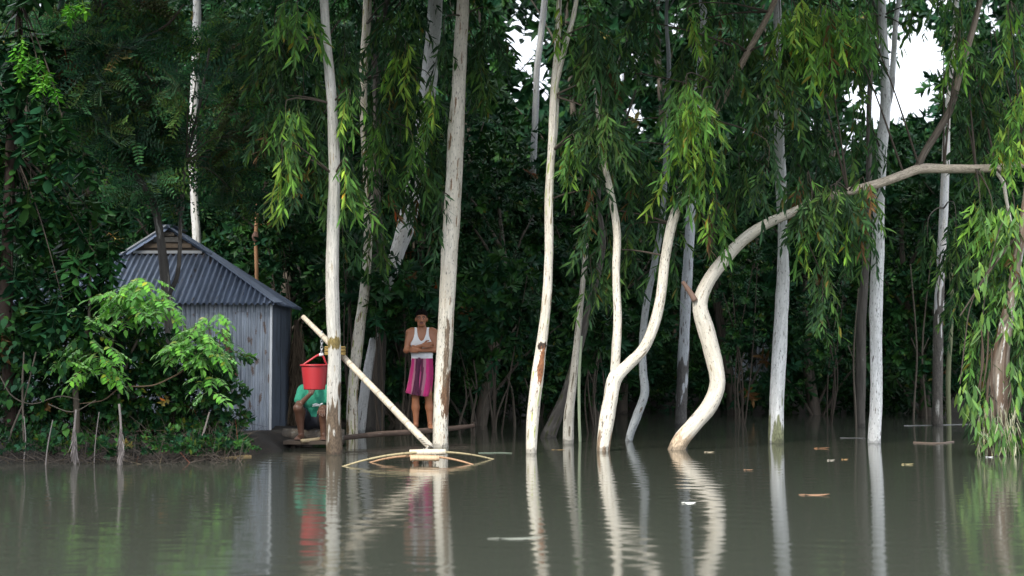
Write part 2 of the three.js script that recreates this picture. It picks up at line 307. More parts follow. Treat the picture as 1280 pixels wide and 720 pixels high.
// trunk through pixels at one distance; the foot goes under the water
function spine(pts, d, foot = true) {
  const out = pts.map(([x, y, w, dd]) => ({ p: at(x, y, dd || d), r: toRad(w, dd || d) }));
  if (foot) { const a = out[0]; out.unshift({ p: V(a.p.x, -0.55, a.p.z), r: a.r * 1.08 }); }
  return out;
}
function climb(pts, top, dx = 0, dz = 0) {                    // let a trunk go on above the picture
  const e = pts[pts.length - 1], h = top - e.p.y; if (h < 0.4) return pts;
  for (const t of [0.25, 0.5, 0.75, 1]) pts.push({ p: V(e.p.x + dx * t + 0.15 * Math.sin(t * 7 + e.p.x), e.p.y + h * t, e.p.z + dz * t), r: e.r * (1 - 0.72 * t) });
  return pts;
}
const gums = {};
function gumTree(key, label, pts, bark, { limbs = [], crownH = 0, crownR = 2.4, n = 260, pal = PAL.euc, name = 'eucalyptus_tree' } = {}) {
  for (const l of [pts, ...limbs]) for (const q of l) q.r *= key === 'crooked' ? 0.84 : 0.9;
  const base = pts[1] ? pts[1].p.clone() : pts[0].p.clone(); base.y = 0; const g = thing(name, label, 'tree', base);
  let len = 0; for (let i = 1; i < pts.length; i++) len += pts[i].p.distanceTo(pts[i - 1].p);
  const mat = barkMat(gumBark(len, bark)), limbMat = limbs.some(l => !l.mat) && (bark.low || bark.marks) ? barkMat(gumBark(len, { ...bark, low: 0, marks: [], foot: -1 })) : mat;
  part('trunk', tube(pts, { radial: 14, step: 0.1, wob: 0.07, seed: bark.seed || 1 }), mat, g);
  for (const l of limbs) part('branch', tube(l, { radial: 10, step: 0.1, wob: 0.08, seed: 9, vlen: len }), l.mat || limbMat, g);
  R = rngOf(1000 + (bark.seed || 1) * 17);
  const T = { g, pts, mat, items: [], n: 0 };
  if (crownH) {                                              // the crown, mostly above the picture
    const top = pts[pts.length - 1].p.clone().add(V(0, 0, base.z > -20 ? 0.9 : 0.2));
    for (let k = 0; k < 26; k++) {
      const a = k * 2.4, tier = k >= 12, rd = crownR * rr(0.25, 1) * (tier ? 1.15 : 1), yb = EYE + 0.253 * -base.z + 1.3, c = V(top.x + Math.cos(a) * rd, tier ? Math.min(top.y, yb + rr(0, 1.6)) : top.y - crownH * R(), top.z + Math.sin(a) * rd);
      const fi = Math.max(1, pts.length - 1 - Math.floor(rr(1, 3.5))), fl = R(), from = pts[fi].p.clone().lerp(pts[fi + 1].p, fl), fr = Math.min(0.03, 0.55 * pts[fi + 1].r);
      part('branch', tube([{ p: from, r: fr }, { p: from.clone().lerp(c, 0.55).add(V(0, 0.3, 0)), r: fr * 0.6 }, { p: c, r: 0.007 }], { radial: 5, step: 0.4 }), mat, g);
      clump(T.items, c, V(0.9, 0.6, 0.9), Math.round(n / 9), pal, { smin: 1.6, smax: 2.6 });
    }
    for (const it of T.items) if (toPixel(it.p.clone().addScaledVector(it.dir, it.s * 0.9))[1] > -20) it.s *= 0.45;
  }
  gums[key] = T; return T;
}
function hang(key, px, py, rx, ry, d, n, pal = PAL.euc, opt = {}) {   // a leafy bough of that tree
  const T = gums[key], c = at(px, py, d), k = d / FPX, rad = V(rx * k, ry * k, opt.rz || Math.max(0.25, rx * k * 0.8));
  let best = null, bd = 1e9; for (const q of T.pts) { const dy = q.p.y - (c.y + rad.y), dd = q.p.distanceTo(c) + (dy < 0 ? -dy * 0.5 : 0); if (q.p.y > 0.8 && dd < bd) { bd = dd; best = q; } }
  const top = V(c.x, c.y + rad.y * 0.75, c.z);
  if (best && opt.branch !== false) part('branch', tube([{ p: best.p, r: Math.min(0.016, best.r * 0.5) }, { p: best.p.clone().lerp(top, 0.5).add(V(0, 0.06 * best.p.distanceTo(top), 0)), r: 0.009 }, { p: top, r: 0.006 }, { p: V(c.x, c.y - rad.y * 0.3, c.z), r: 0.003 }], { radial: 5, step: 0.15 }), opt.twigMat || twigMat, T.g);
  clump(T.items, c, rad, n, pal, { smin: 0.75, smax: 1.15, shell: 0, dead: 0.012, ...opt });
}
function finishGums() { for (const k in gums) { const T = gums[k]; if (T.items.length) foliage(T.g, 'crown', 'euc', T.items, leafMat); } }

// ───────────────────────── the white gum trees standing in the flood ─────────────────────────
const CREAM = { base: [0.7, 0.65, 0.555], alt: [0.57, 0.52, 0.43], peel: [0.33, 0.26, 0.17], amount: 0.16 };
const GREY = { base: [0.7, 0.7, 0.69], alt: [0.58, 0.58, 0.57], peel: [0.14, 0.12, 0.1], amount: 0.1 };
const MID = { base: [0.42, 0.4, 0.35], alt: [0.3, 0.28, 0.24], peel: [0.13, 0.11, 0.08], amount: 0.3 };
const limbBark = barkMat(gumBark(4, { base: [0.24, 0.19, 0.14], alt: [0.15, 0.12, 0.09], peel: [0.4, 0.36, 0.3], amount: 0.2, seed: 62, spots: 0.4, girth: 0.3 }));
const brownLimb = l => { l.mat = limbBark; return l; };
const BROWN = { base: [0.085, 0.075, 0.062], alt: [0.06, 0.052, 0.044], peel: [0.34, 0.33, 0.3], amount: -0.05, spots: 0 };

gumTree('mast', 'straight pale gum tree with dark stained foot that the bamboo boom leans on',
  climb(spine([[418, 567, 22], [417, 530, 21], [417, 490, 20], [418, 440, 18], [416, 380, 19], [416, 300, 18], [418, 220, 16], [415, 130, 15], [408, 50, 13], [404, -10, 12]], 16.7), 10, -0.4),
  { ...CREAM, base: [0.52, 0.5, 0.45], alt: [0.42, 0.4, 0.36], low: 1.05, lowC: [0.1, 0.07, 0.045], seed: 2, amount: 0.06, spots: 0.5, girth: 0.55, marks: [[0.5, 1.85, 0.5, 0.07, [0.22, 0.16, 0.05]]] }, { crownH: 3, n: 260 });
gumTree('stout', 'stout cream gum tree with peeling brown patches beside the standing person',
  climb(spine([[551, 560, 22], [551, 520, 22], [554, 460, 22], [557, 410, 22], [561, 340, 23], [566, 250, 24], [570, 170, 23], [574, 90, 20], [578, 20, 18], [580, -20, 17]], 18.1), 11, 0.5),
  { ...CREAM, peel: [0.24, 0.15, 0.085], seed: 4, amount: 0.19, spots: 0.75, girth: 0.8, marks: [[0.62, 1.15, 0.12, 0.35, [0.2, 0.11, 0.06]], [0.86, 0.6, 0.2, 0.28, [0.17, 0.12, 0.08]], [0.55, 1.75, 0.06, 0.4, [0.25, 0.18, 0.12]]] }, { crownH: 3.5, n: 320 });
gumTree('patchy', 'slim patchy gum tree standing just behind the bamboo boom',
  climb(spine([[440, 547, 17], [441, 490, 15], [448, 420, 16], [455, 370, 14], [459, 320, 12], [460, 250, 12], [456, 170, 11], [454, 100, 11], [458, 30, 12], [460, -20, 11]], 20.6), 11, 0.3),
  { ...CREAM, base: [0.6, 0.56, 0.48], peel: [0.2, 0.14, 0.07], amount: 0.34, seed: 6, spots: 0.8, moss: 0.25 }, { crownH: 3, n: 240 });
gumTree('leaning', 'thick white gum tree leaning away behind dark broad leaves',
  climb(spine([[449, 550, 14], [456, 490, 14], [464, 440, 12], [480, 370, 14], [495, 320, 21], [508, 280, 25], [522, 200, 23], [535, 110, 23], [541, 50, 22], [545, -10, 20]], 21.6), 12, 0.3),
  { ...GREY, base: [0.62, 0.62, 0.61], seed: 8, amount: 0.12, girth: 0.9 }, { crownH: 3.5, n: 260 });
gumTree('dusky', 'dark barked gum tree between the patchy and the leaning white trunks',
  climb(spine([[468, 543, 27], [470, 470, 26], [474, 400, 22], [474, 330, 18], [470, 240, 13], [470, 100, 10]], 22.4), 8, 0),
  { ...BROWN, seed: 10, girth: 0.9 }, { crownH: 2, n: 120, pal: PAL.forest });
{
  const d = 17, P = spine([[664, 566, 15], [666, 520, 17], [672, 470, 17], [677, 430, 15], [683, 380, 13], [686, 320, 12], [686, 250, 12], [689, 190, 11], [692, 120, 10], [697, 50, 8], [700, -10, 7]], d);
  gumTree('slender', 'slender cream gum tree with a rust coloured wound and forked top', climb(P, 9.5, 0.2),
    { ...CREAM, seed: 12, amount: 0.17, moss: 0.2, girth: 0.4, spots: 0.6, marks: [[0.55, 1.82, 0.16, 0.05, [0.05, 0.03, 0.02]], [0.56, 1.58, 0.1, 0.26, [0.34, 0.14, 0.06]]] },
    { crownH: 3, n: 220, limbs: [climb(spine([[692, 118, 8], [706, 60, 8], [717, 20, 7], [724, -20, 6]], d, false), 9, 0.5), spine([[687, 235, 5], [695, 160, 6], [697, 110, 6]], d + 0.06, false)] });
}
{
  const d = 17.3;
  gumTree('forked', 'cream gum tree forking low into a straight and a bowed stem',
    climb(spine([[754, 563, 19], [758, 530, 21], [763, 500, 20], [769, 472, 21], [785, 456, 16], [805, 435, 15], [818, 405, 15], [826, 370, 14], [832, 320, 14], [840, 280, 14], [853, 240, 12], [872, 190, 10], [889, 150, 10], [905, 120, 11], [935, 65, 9], [962, 15, 8], [975, -20, 8]], d), 8.6, 0.8),
    { ...CREAM, seed: 14, amount: 0.13, spots: 0.8, girth: 0.5, high: 4.5, low: 0.64, lowC: [0.25, 0.18, 0.12] },
    { crownH: 2, n: 160, limbs: [climb(spine([[768, 474, 13], [770, 440, 13], [772, 400, 12], [770, 340, 11], [771, 290, 11], [763, 240, 10], [753, 195, 8], [748, 150, 5], [742, 100, 3]], d, false), 0, 0)] });
}
{
  const d = 17.6, P = [{ p: at(838, 566, d), r: toRad(24, d) }, ...spine([[850, 552, 24], [870, 528, 23], [888, 505, 25], [897, 480, 24], [890, 440, 24], [882, 410, 25], [875, 380, 23], [885, 352, 20], [905, 325, 20], [930, 299, 18], [960, 279, 15], [990, 266, 13.5], [1018, 252, 12.5], [1060, 240, 12.5], [1100, 229, 14], [1130, 218, 14], [1150, 211, 15], [1180, 211, 14], [1220, 211, 13], [1245, 210, 12], [1280, 205, 11], [1340, 192, 9]], d, false)];
  P[0].p.y = -0.2;
  gumTree('crooked', 'crooked pale gum tree bent like a hook and reaching out sideways', P,
    { ...CREAM, base: [0.63, 0.58, 0.5], seed: 16, amount: 0.1, spots: 0.5, girth: 0.65, high: 4.1, highC: [0.38, 0.32, 0.25], low: 0.45, foot: 0.2, lowC: [0.42, 0.32, 0.22] },
    { limbs: [brownLimb(climb(spine([[1146, 212, 11], [1155, 192, 11], [1170, 168, 11], [1188, 136, 11], [1200, 90, 10], [1215, 40, 9], [1228, -10, 8]], d, false), 9, 0.4)), spine([[1243, 210, 7], [1254, 228, 6], [1258, 250, 5], [1264, 280, 4], [1272, 320, 3]], d, false)] });
  part('dead_stub', tube(spine([[869, 376, 8], [862, 364, 7], [853, 352, 5]], d - 0.08, false), { radial: 7, step: 0.03, wob: 0.15 }), std([0.2, 0.125, 0.095], 0.85), gums.crooked.g);
}
gumTree('bluish', 'slim bluish grey gum tree with a kinked foot beyond the forked one',
  climb(spine([[786, 551, 10], [796, 520, 12], [806, 492, 12], [804, 465, 11], [803, 430, 10], [808, 380, 10], [818, 330, 9], [828, 270, 8], [832, 200, 7], [836, 80, 6]], 19.4), 8, 0.3),
  { ...GREY, base: [0.34, 0.36, 0.37], alt: [0.26, 0.28, 0.29], seed: 18, amount: 0.1, girth: 0.3 }, { crownH: 2, n: 110 });
gumTree('stained', 'tall grey gum tree with dark ragged stains on its lower trunk',
  climb(spine([[851, 534, 17], [852, 500, 16], [854, 450, 15], [857, 380, 15], [861, 310, 14], [864, 260, 14], [868, 200, 13], [872, 120, 11], [880, 30, 10]], 23.6), 12, 0.2),
  { ...GREY, base: [0.46, 0.48, 0.5], alt: [0.38, 0.4, 0.42], low: 1.5, lowC: [0.085, 0.08, 0.075], seed: 20, amount: 0.22, girth: 0.6 }, { crownH: 3, n: 200 });
gumTree('greyboard', 'smooth silver grey gum tree with a mossy foot in open water',
  climb(spine([[970, 556, 21], [971, 500, 20], [974, 440, 20], [977, 390, 19], [979, 340, 17], [978, 285, 13], [976, 230, 15], [974, 160, 14], [973, 100, 12], [970, -10, 11]], 19), 11, -0.3),
  { ...GREY, seed: 22, amount: 0.02, spots: 0.6, low: 0.82, lowC: [0.17, 0.18, 0.1], girth: 0.65 }, { crownH: 3.5, n: 280 });
gumTree('knotty', 'straight silver gum tree with black knots under the sideways limb',
  climb(spine([[1093, 554, 18], [1095, 500, 17], [1095, 440, 16], [1095, 380, 18], [1097, 320, 17], [1099, 250, 15], [1102, 190, 15], [1107, 130, 15], [1106, 80, 12], [1103, 20, 11], [1102, -20, 10]], 19), 11, 0.2),
  { ...GREY, seed: 24, amount: 0.02, spots: 0.85, girth: 0.6 }, { crownH: 3.2, n: 240, limbs: [climb(spine([[1106, 150, 9], [1114, 110, 9], [1117, 70, 8], [1122, 10, 7]], 19, false), 9, 0.5)] });
gumTree('umber', 'dark umber gum tree close behind the straight silver trunk',
  climb(spine([[1075, 533, 14], [1076, 470, 14], [1077, 400, 13], [1082, 330, 10], [1086, 240, 8], [1088, 100, 7]], 23.6), 9, 0),
  { ...BROWN, seed: 26, girth: 0.6 }, { crownH: 2.2, n: 130 });
gumTree('halfdark', 'tall slim gum tree, brown barked below and white above the limb',
  climb(spine([[1172, 531, 14], [1172, 480, 14], [1173, 400, 14], [1176, 330, 12], [1180, 260, 12], [1182, 200, 11], [1184, 150, 9], [1192, 60, 7], [1196, 0, 6]], 24), 9.5, 0.2),
  { ...GREY, base: [0.58, 0.54, 0.48], low: 2.8, lowC: [0.085, 0.075, 0.062], seed: 28, amount: 0.2, girth: 0.6, marks: [[0.45, 0.85, 0.06, 0.14, [0.4, 0.38, 0.34]]] }, { crownH: 2.5, n: 130 });
gumTree('backwhite', 'thin white gum tree rising behind the tin hut roof',
  climb(spine([[246, 560, 12], [246, 400, 12], [246, 300, 12], [243, 250, 11], [241, 180, 12], [244, 100, 12], [246, 30, 12], [247, -10, 11]], 23, false), 11.5, 0.2),
  { ...GREY, base: [0.62, 0.6, 0.57], seed: 32, amount: 0.12, spots: 0.8, girth: 0.5 }, { crownH: 2.5, n: 160 });
gumTree('skyline', 'thin grey gum stem standing against the open sky gap',
  climb(spine([[652, 520, 12], [662, 300, 10], [669, 150, 9], [672, 80, 9], [679, 20, 9], [683, -20, 8]], 27, false), 12, 0.3),
  { ...GREY, base: [0.4, 0.4, 0.42], seed: 34, amount: 0.1 }, { crownH: 2.2, n: 110 });
gumTree('leafless', 'short grey gum stem with dark blotches beside a thin green pole',
  climb(spine([[710, 556, 15], [711, 520, 15], [714, 495, 12], [717, 470, 11], [722, 420, 9], [730, 340, 7], [738, 250, 6]], 18.9), 5.5, 0.4),
  { ...MID, seed: 36, amount: 0.3, girth: 0.4 }, {});
gumTree('slanting', 'dark slanting trunk rising from the water behind the short grey stem',
  climb(spine([[685, 548, 22], [694, 525, 18], [708, 490, 14], [722, 440, 12], [740, 370, 10]], 20.4), 5, 0.5),
  { ...BROWN, base: [0.11, 0.1, 0.085], seed: 38, girth: 0.5, moss: 0.3 }, {});

// leafy boughs that hang into the picture
R = rngOf(400);
const LIT_EU = PAL.eucLit, EU = PAL.euc;
const H = (...a) => hang(...a);
// around the mast tree and the slim patchy one
[[345, 40, 40, 40], [380, 110, 30, 45], [350, 150, 34, 36], [395, 190, 22, 40], [430, 60, 20, 50], [372, 215, 26, 26], [430, 205, 12, 44], [355, 75, 26, 30], [428, 290, 8, 22]].forEach(([x, y, a, b]) => H('mast', x, y, a, b, 17.2, Math.round(a * b / 55), EU));
H('mast', 358, 140, 22, 20, 16.4, 10, LIT_EU); H('mast', 437, 125, 10, 22, 16.5, 8, LIT_EU); H('mast', 354, 195, 10, 28, 16.3, 8, LIT_EU); H('mast', 432, 215, 8, 26, 16.4, 8, LIT_EU); H('mast', 372, 8, 22, 14, 16.3, 10, LIT_EU);
[[490, 60, 34, 36], [520, 120, 26, 30], [470, 130, 18, 40], [500, 20, 34, 26], [470, 200, 22, 38], [500, 170, 24, 30], [540, 130, 14, 24], [478, 240, 14, 22]].forEach(([x, y, a, b]) => H('patchy', x, y, a, b, 18.6, Math.round(a * b / 55), EU));
H('patchy', 506, 70, 14, 28, 18.2, 10, LIT_EU); H('patchy', 470, 165, 14, 22, 18.2, 9, LIT_EU); H('patchy', 538, 115, 9, 24, 17.9, 8, LIT_EU); H('patchy', 515, 185, 10, 22, 18, 6, LIT_EU);
[[525, 180, 26, 44], [518, 225, 24, 34], [505, 120, 22, 40], [535, 215, 12, 34], [470, 270, 16, 30]].forEach(([x, y, a, b]) => H('patchy', x, y, a, b, 19.4, Math.round(a * b / 42), EU));
[[750, 130, 20, 40], [745, 60, 22, 40], [760, 170, 14, 24]].forEach(([x, y, a, b]) => H('slender', x, y, a, b, 16.8, Math.round(a * b / 40), EU));
[[880, 165, 22, 34], [905, 75, 24, 36], [868, 200, 16, 30], [970, 90, 20, 50], [960, 200, 14, 30]].forEach(([x, y, a, b]) => H('forked', x, y, a, b, 17, Math.round(a * b / 40), EU));
H('stout', 610, 40, 20, 40, 18.6, 18, EU); H('stout', 555, 45, 8, 30, 17.7, 6, EU); H('stout', 598, 90, 14, 30, 19, 12, EU); H('stout', 553, 260, 5, 26, 17.8, 4, EU);
// slender tree
[[730, 150, 24, 32], [745, 75, 26, 40], [725, 190, 16, 22], [740, 270, 12, 40], [735, 25, 26, 26]].forEach(([x, y, a, b]) => H('slender', x, y, a, b, 17.4, Math.round(a * b / 50), EU));
H('slender', 718, 185, 12, 24, 16.8, 9, LIT_EU);
// forked tree
[[785, 60, 34, 40], [765, 120, 22, 34], [790, 215, 28, 44], [815, 250, 18, 46], [760, 300, 14, 44], [785, 310, 14, 34], [822, 15, 36, 26], [870, 60, 34, 40], [740, 340, 14, 30], [775, 180, 24, 30], [845, 300, 10, 34]].forEach(([x, y, a, b]) => H('forked', x, y, a, b, 17.9, Math.round(a * b / 55), EU));
[[855, 120, 18, 28], [860, 165, 14, 34], [880, 190, 18, 30], [845, 195, 10, 26], [895, 260, 12, 30], [885, 130, 16, 16], [866, 225, 10, 22]].forEach(([x, y, a, b]) => H('forked', x, y, a, b, 16.9, Math.round(a * b / 42), LIT_EU));
[[1040, 15, 26, 22], [990, 12, 22, 18], [1075, 30, 14, 24], [1030, 65, 14, 24], [1260, 20, 18, 20], [860, 20, 20, 16], [700, 20, 10, 16]].forEach(([x, y, a, b]) => H(x < 750 ? 'slender' : x < 900 ? 'forked' : x < 1100 ? 'crooked' : 'crooked', x, y, a, b, 16.7, Math.round(a * b / 40), LIT_EU));
[[858, 110, 16, 22], [850, 150, 12, 24], [878, 125, 14, 14]].forEach(([x, y, a, b]) => H('forked', x, y, a, b, 16.1, Math.round(a * b / 36), LIT_EU));
// crooked tree and the silver ones over the water
[[925, 215, 22, 34], [930, 60, 26, 46], [945, 150, 22, 36], [1000, 60, 34, 50], [1010, 150, 28, 46], [1040, 205, 28, 34], [1000, 225, 20, 26], [1060, 60, 30, 50], [1065, 150, 20, 30], [1055, 275, 22, 20]].forEach(([x, y, a, b]) => H('greyboard', x, y, a, b, 18.3, Math.round(a * b / 50), EU));
[[1025, 20, 22, 24], [975, 25, 20, 20], [1050, 30, 16, 26], [1018, 50, 10, 26], [1085, 12, 16, 14]].forEach(([x, y, a, b]) => H('greyboard', x, y, a, b, 17.4, Math.round(a * b / 38), LIT_EU));
[[1015, 250, 16, 18], [1045, 240, 20, 16], [1080, 232, 10, 14]].forEach(([x, y, a, b]) => H('crooked', x, y, a, b, 17.15, Math.round(a * b / 22), EU));
[[1040, 245, 24, 22], [1025, 320, 9, 30], [1028, 370, 10, 30], [1075, 245, 22, 18], [1005, 275, 12, 18], [1065, 270, 14, 18], [1010, 225, 14, 18]].forEach(([x, y, a, b], i) => H('crooked', x, y, a, b, 17.5, Math.round(a * b / 36), i < 3 ? EU : [...EU, ...LIT_EU]));
[[1085, 45, 22, 34], [1080, 100, 18, 36], [1085, 175, 16, 34], [1140, 20, 26, 18], [1130, 45, 20, 16], [1090, 290, 6, 30]].forEach(([x, y, a, b]) => H('knotty', x, y, a, b, 18.7, Math.round(a * b / 45), EU));
[[1240, 70, 36, 50], [1215, 110, 18, 44], [1250, 150, 30, 36], [1200, 25, 22, 22], [1265, 20, 24, 24], [1208, 165, 10, 24], [1230, 200, 20, 22], [1180, 90, 8, 30]].forEach(([x, y, a, b]) => H('crooked', x, y, a, b, 17.9, Math.round(a * b / 50), EU));
[[1260, 175, 20, 22], [1240, 265, 22, 20], [1268, 280, 14, 40], [1200, 50, 14, 18], [1225, 255, 10, 14], [1275, 120, 10, 34]].forEach(([x, y, a, b]) => H('crooked', x, y, a, b, 16.9, Math.round(a * b / 34), LIT_EU));
H('halfdark', 1195, 300, 16, 50, 22, 26, EU); H('halfdark', 1160, 300, 9, 30, 22.6, 8, EU); H('halfdark', 1196, 370, 12, 36, 22, 16, EU);
finishGums();

// ───────────────────────── the dark broadleaf forest behind ─────────────────────────
const forestBark = barkMat(gumBark(5, { base: [0.13, 0.105, 0.08], alt: [0.08, 0.068, 0.054], peel: [0.17, 0.15, 0.12], amount: 0.2, seed: 40, spots: 0 }));
function forestTree({ x, d, h, r, low, n, kind = 'broad', pal = PAL.forest, name = 'broadleaf_tree', label, group, style = 'out', cl = 22, smin = 1, smax = 1.5, mat = glossLeaf, tr = 0.13, lean = 0, gaps = true }) {
  const gy = Math.max(groundHeight(x, -d), -0.7), g = thing(name, label, 'tree', V(x, Math.max(0, gy), -d), group);
  const sd = R() * 90, T = t => V(x + lean * t + 0.25 * Math.sin(t * 4 + sd), gy - 0.2 + (h * 0.9 - gy) * t, -d + 0.2 * Math.cos(t * 5 + sd));
  part('trunk', tube([0, 0.2, 0.45, 0.7, 1].map(t => ({ p: T(t), r: tr * (1 - 0.85 * t) + 0.01 })), { radial: 8, step: 0.3, wob: 0.1, seed: sd }), forestBark, g);
  const items = [];
  for (let k = 0; k < cl; k++) {
    const t = (k + R()) / cl, y = low + (h - low) * t, a = k * 2.4 + sd, env = Math.sqrt(Math.max(0.08, 1 - Math.pow(Math.abs(t - 0.42) * 1.55, 2))), rd = r * env * Math.sqrt(rr(0.12, 1));
    const c = V(x + lean * t + Math.cos(a) * rd, y, -d + Math.sin(a) * rd * 0.85);
    if (gaps && R() < inGap(c, true)) continue;
    if (k % 2 === 0) { const f = T(Math.min(0.95, Math.max(0.12, y / h - 0.14))); part('limb', tube([{ p: f, r: tr * 0.28 }, { p: f.clone().lerp(c, 0.5).add(V(0, 0.15, 0)), r: tr * 0.16 }, { p: c, r: 0.008 }], { radial: 5, step: 0.35 }), forestBark, g); }
    clump(items, c, V(r * 0.34, r * 0.27, r * 0.34), Math.round(n / cl), pal, { style, smin, smax, shell: 1, dead: 0.004, gaps });
  }
  foliage(g, 'crown', kind, items, mat);
  return g;
}
R = rngOf(500);
const FG = 'dark broadleaf trees of the forest behind the water', FL = 'dark leafy broadleaf tree in the forest wall behind the flooded gums';
const X = (px, d) => (px - 640) / FPX * d;
const FIRST = ['behind the mast gum and the hut gable', 'behind the standing person', 'between the stout and the slender gum', 'rising tall behind the stout gum', 'rising tall behind the leaning white gum', 'rising tall behind the mast gum', 'low and wide behind the slender gum', 'behind the short grey stem', 'behind the bluish kinked gum', 'behind the hook of the crooked gum', 'between the two silver gums', 'under the open sky gap beyond the sideways limb', 'behind the vine stump', 'beyond the vine stump on the side away from the gums', 'behind the hut roof corner', 'behind the thin white gum at the hut', 'behind the feathery tree', 'behind the drooping leaved tree', 'on the side of the drooping leaved tree away from the hut'].map(s => 'dark broadleaf tree ' + s);
// first line: trees whose skirts reach the water's edge
[[350, 24.5, 6.5, 1.9, 0.5], [520, 24.6, 5.2, 1.6, 0.35], [612, 24.2, 4.6, 1.6, 0.5], [560, 27, 7.5, 1.9, 0.6], [470, 27, 8, 2, 0.8], [400, 28, 8, 2.1, 0.8], [668, 27.5, 4.3, 1.6, 0.45], [730, 26.6, 5.0, 1.7, 0.8], [790, 29.5, 6.2, 1.9, 0.5], [905, 28.4, 6, 1.8, 0.9], [1020, 28.5, 5.6, 1.8, 0.7], [1140, 28, 4.9, 1.6, 0.5], [1230, 27.5, 6.6, 1.9, 0.5], [1320, 26.5, 7, 2, 0.4], [300, 27, 8, 2.1, 0.8], [205, 26, 8, 2.2, 1.0], [110, 25.5, 8, 2.2, 0.8], [10, 24.5, 8, 2.2, 0.6], [-90, 24, 8, 2.2, 0.4]].forEach(([px, d, h, r, low], i) =>
  forestTree({ x: X(px, d), d, h, r, low, n: 620, kind: ['broad', 'broad', 'small'][i % 3], pal: PAL.forest, label: FIRST[i] }));
// unseen trees added on the near bank to keep the light off the hut
[[-10.2, 12.6, 8.2, 2.3], [-9.9, 9.6, 8, 2.2], [-10.9, 15.6, 8.6, 2.4]].forEach(([x, d, h, r]) => forestTree({ x, d, h, r, low: 2.2, n: 420, kind: 'far', cl: 22, smin: 1, smax: 1.5, gaps: false, tr: 0.2, label: 'tall unseen broadleaf tree added on the near bank to shade the hut', group: 'unseen trees added on the near bank for shade' }));
const clearOf = x => Math.abs(x - 658) < 45 ? (x < 658 ? 605 : 712) : x;
// second and third line
for (let i = 0; i < 14; i++) { const px = clearOf(-160 + i * 122 + rr(-25, 25)), d = rr(33, 37), gap = Math.abs(px - 1140) < 75; forestTree({ x: X(px, d), d, h: gap ? 6.4 : rr(10.5, 13), r: 2.7, low: 0.5, n: 520, kind: 'far', pal: PAL.forest, cl: 26, smin: 1.1, smax: 1.7, label: FL, group: FG }); }
for (let i = 0; i < 13; i++) { const px = clearOf(-160 + i * 132 + rr(-25, 25)), d = rr(43, 48), gap = Math.abs(px - 1140) < 80; forestTree({ x: X(px, d), d, h: gap ? 7.2 : rr(14, 17), r: 3.6, low: 0.5, n: 620, kind: 'far', pal: PAL.forest, cl: 30, smin: 1.9, smax: 2.7, label: FL, group: FG }); }
for (let i = 0; i < 11; i++) { const px = clearOf(-160 + i * 160 + rr(-25, 25)), d = rr(56, 60), gap = Math.abs(px - 1140) < 90; forestTree({ x: X(px, d), d, h: gap ? 9 : rr(18, 21), r: 4.6, low: 0.5, n: 520, kind: 'far', pal: PAL.forest, cl: 30, smin: 2.8, smax: 3.8, label: FL, group: FG }); }
{ // undergrowth along the far shore
  R = rngOf(520); const items = [];
  for (let i = 0; i < 150; i++) { const d = rr(29.2, 33.5), x = rr(-15, 15), h = rr(0.3, 1.5) * (Math.abs(X(940, d) - x) < 0.8 ? 0.25 : 1); clump(items, V(x, Math.max(0.1, groundHeight(x, -d)) + h * 0.5, -d), V(0.7, h * 0.6, 0.5), 26, PAL.forest, { style: 'out', smin: 0.8, smax: 1.3, gaps: false }); }
  for (let i = 0; i < 60; i++) { const d = rr(38, 42), x = rr(-17, 17); clump(items, V(x, 1.3, -d), V(1.2, 1.5, 0.6), 24, PAL.forest, { style: 'out', smin: 1.4, smax: 2.2, gaps: false }); }
  const g = new THREE.Group(); g.name = 'undergrowth'; g.userData = { kind: 'stuff', label: 'dark tangled undergrowth along the far shore under the trees', category: 'undergrowth' }; scene.add(g);
  foliage(g, 'leaves', 'broad', items, glossLeaf);
}

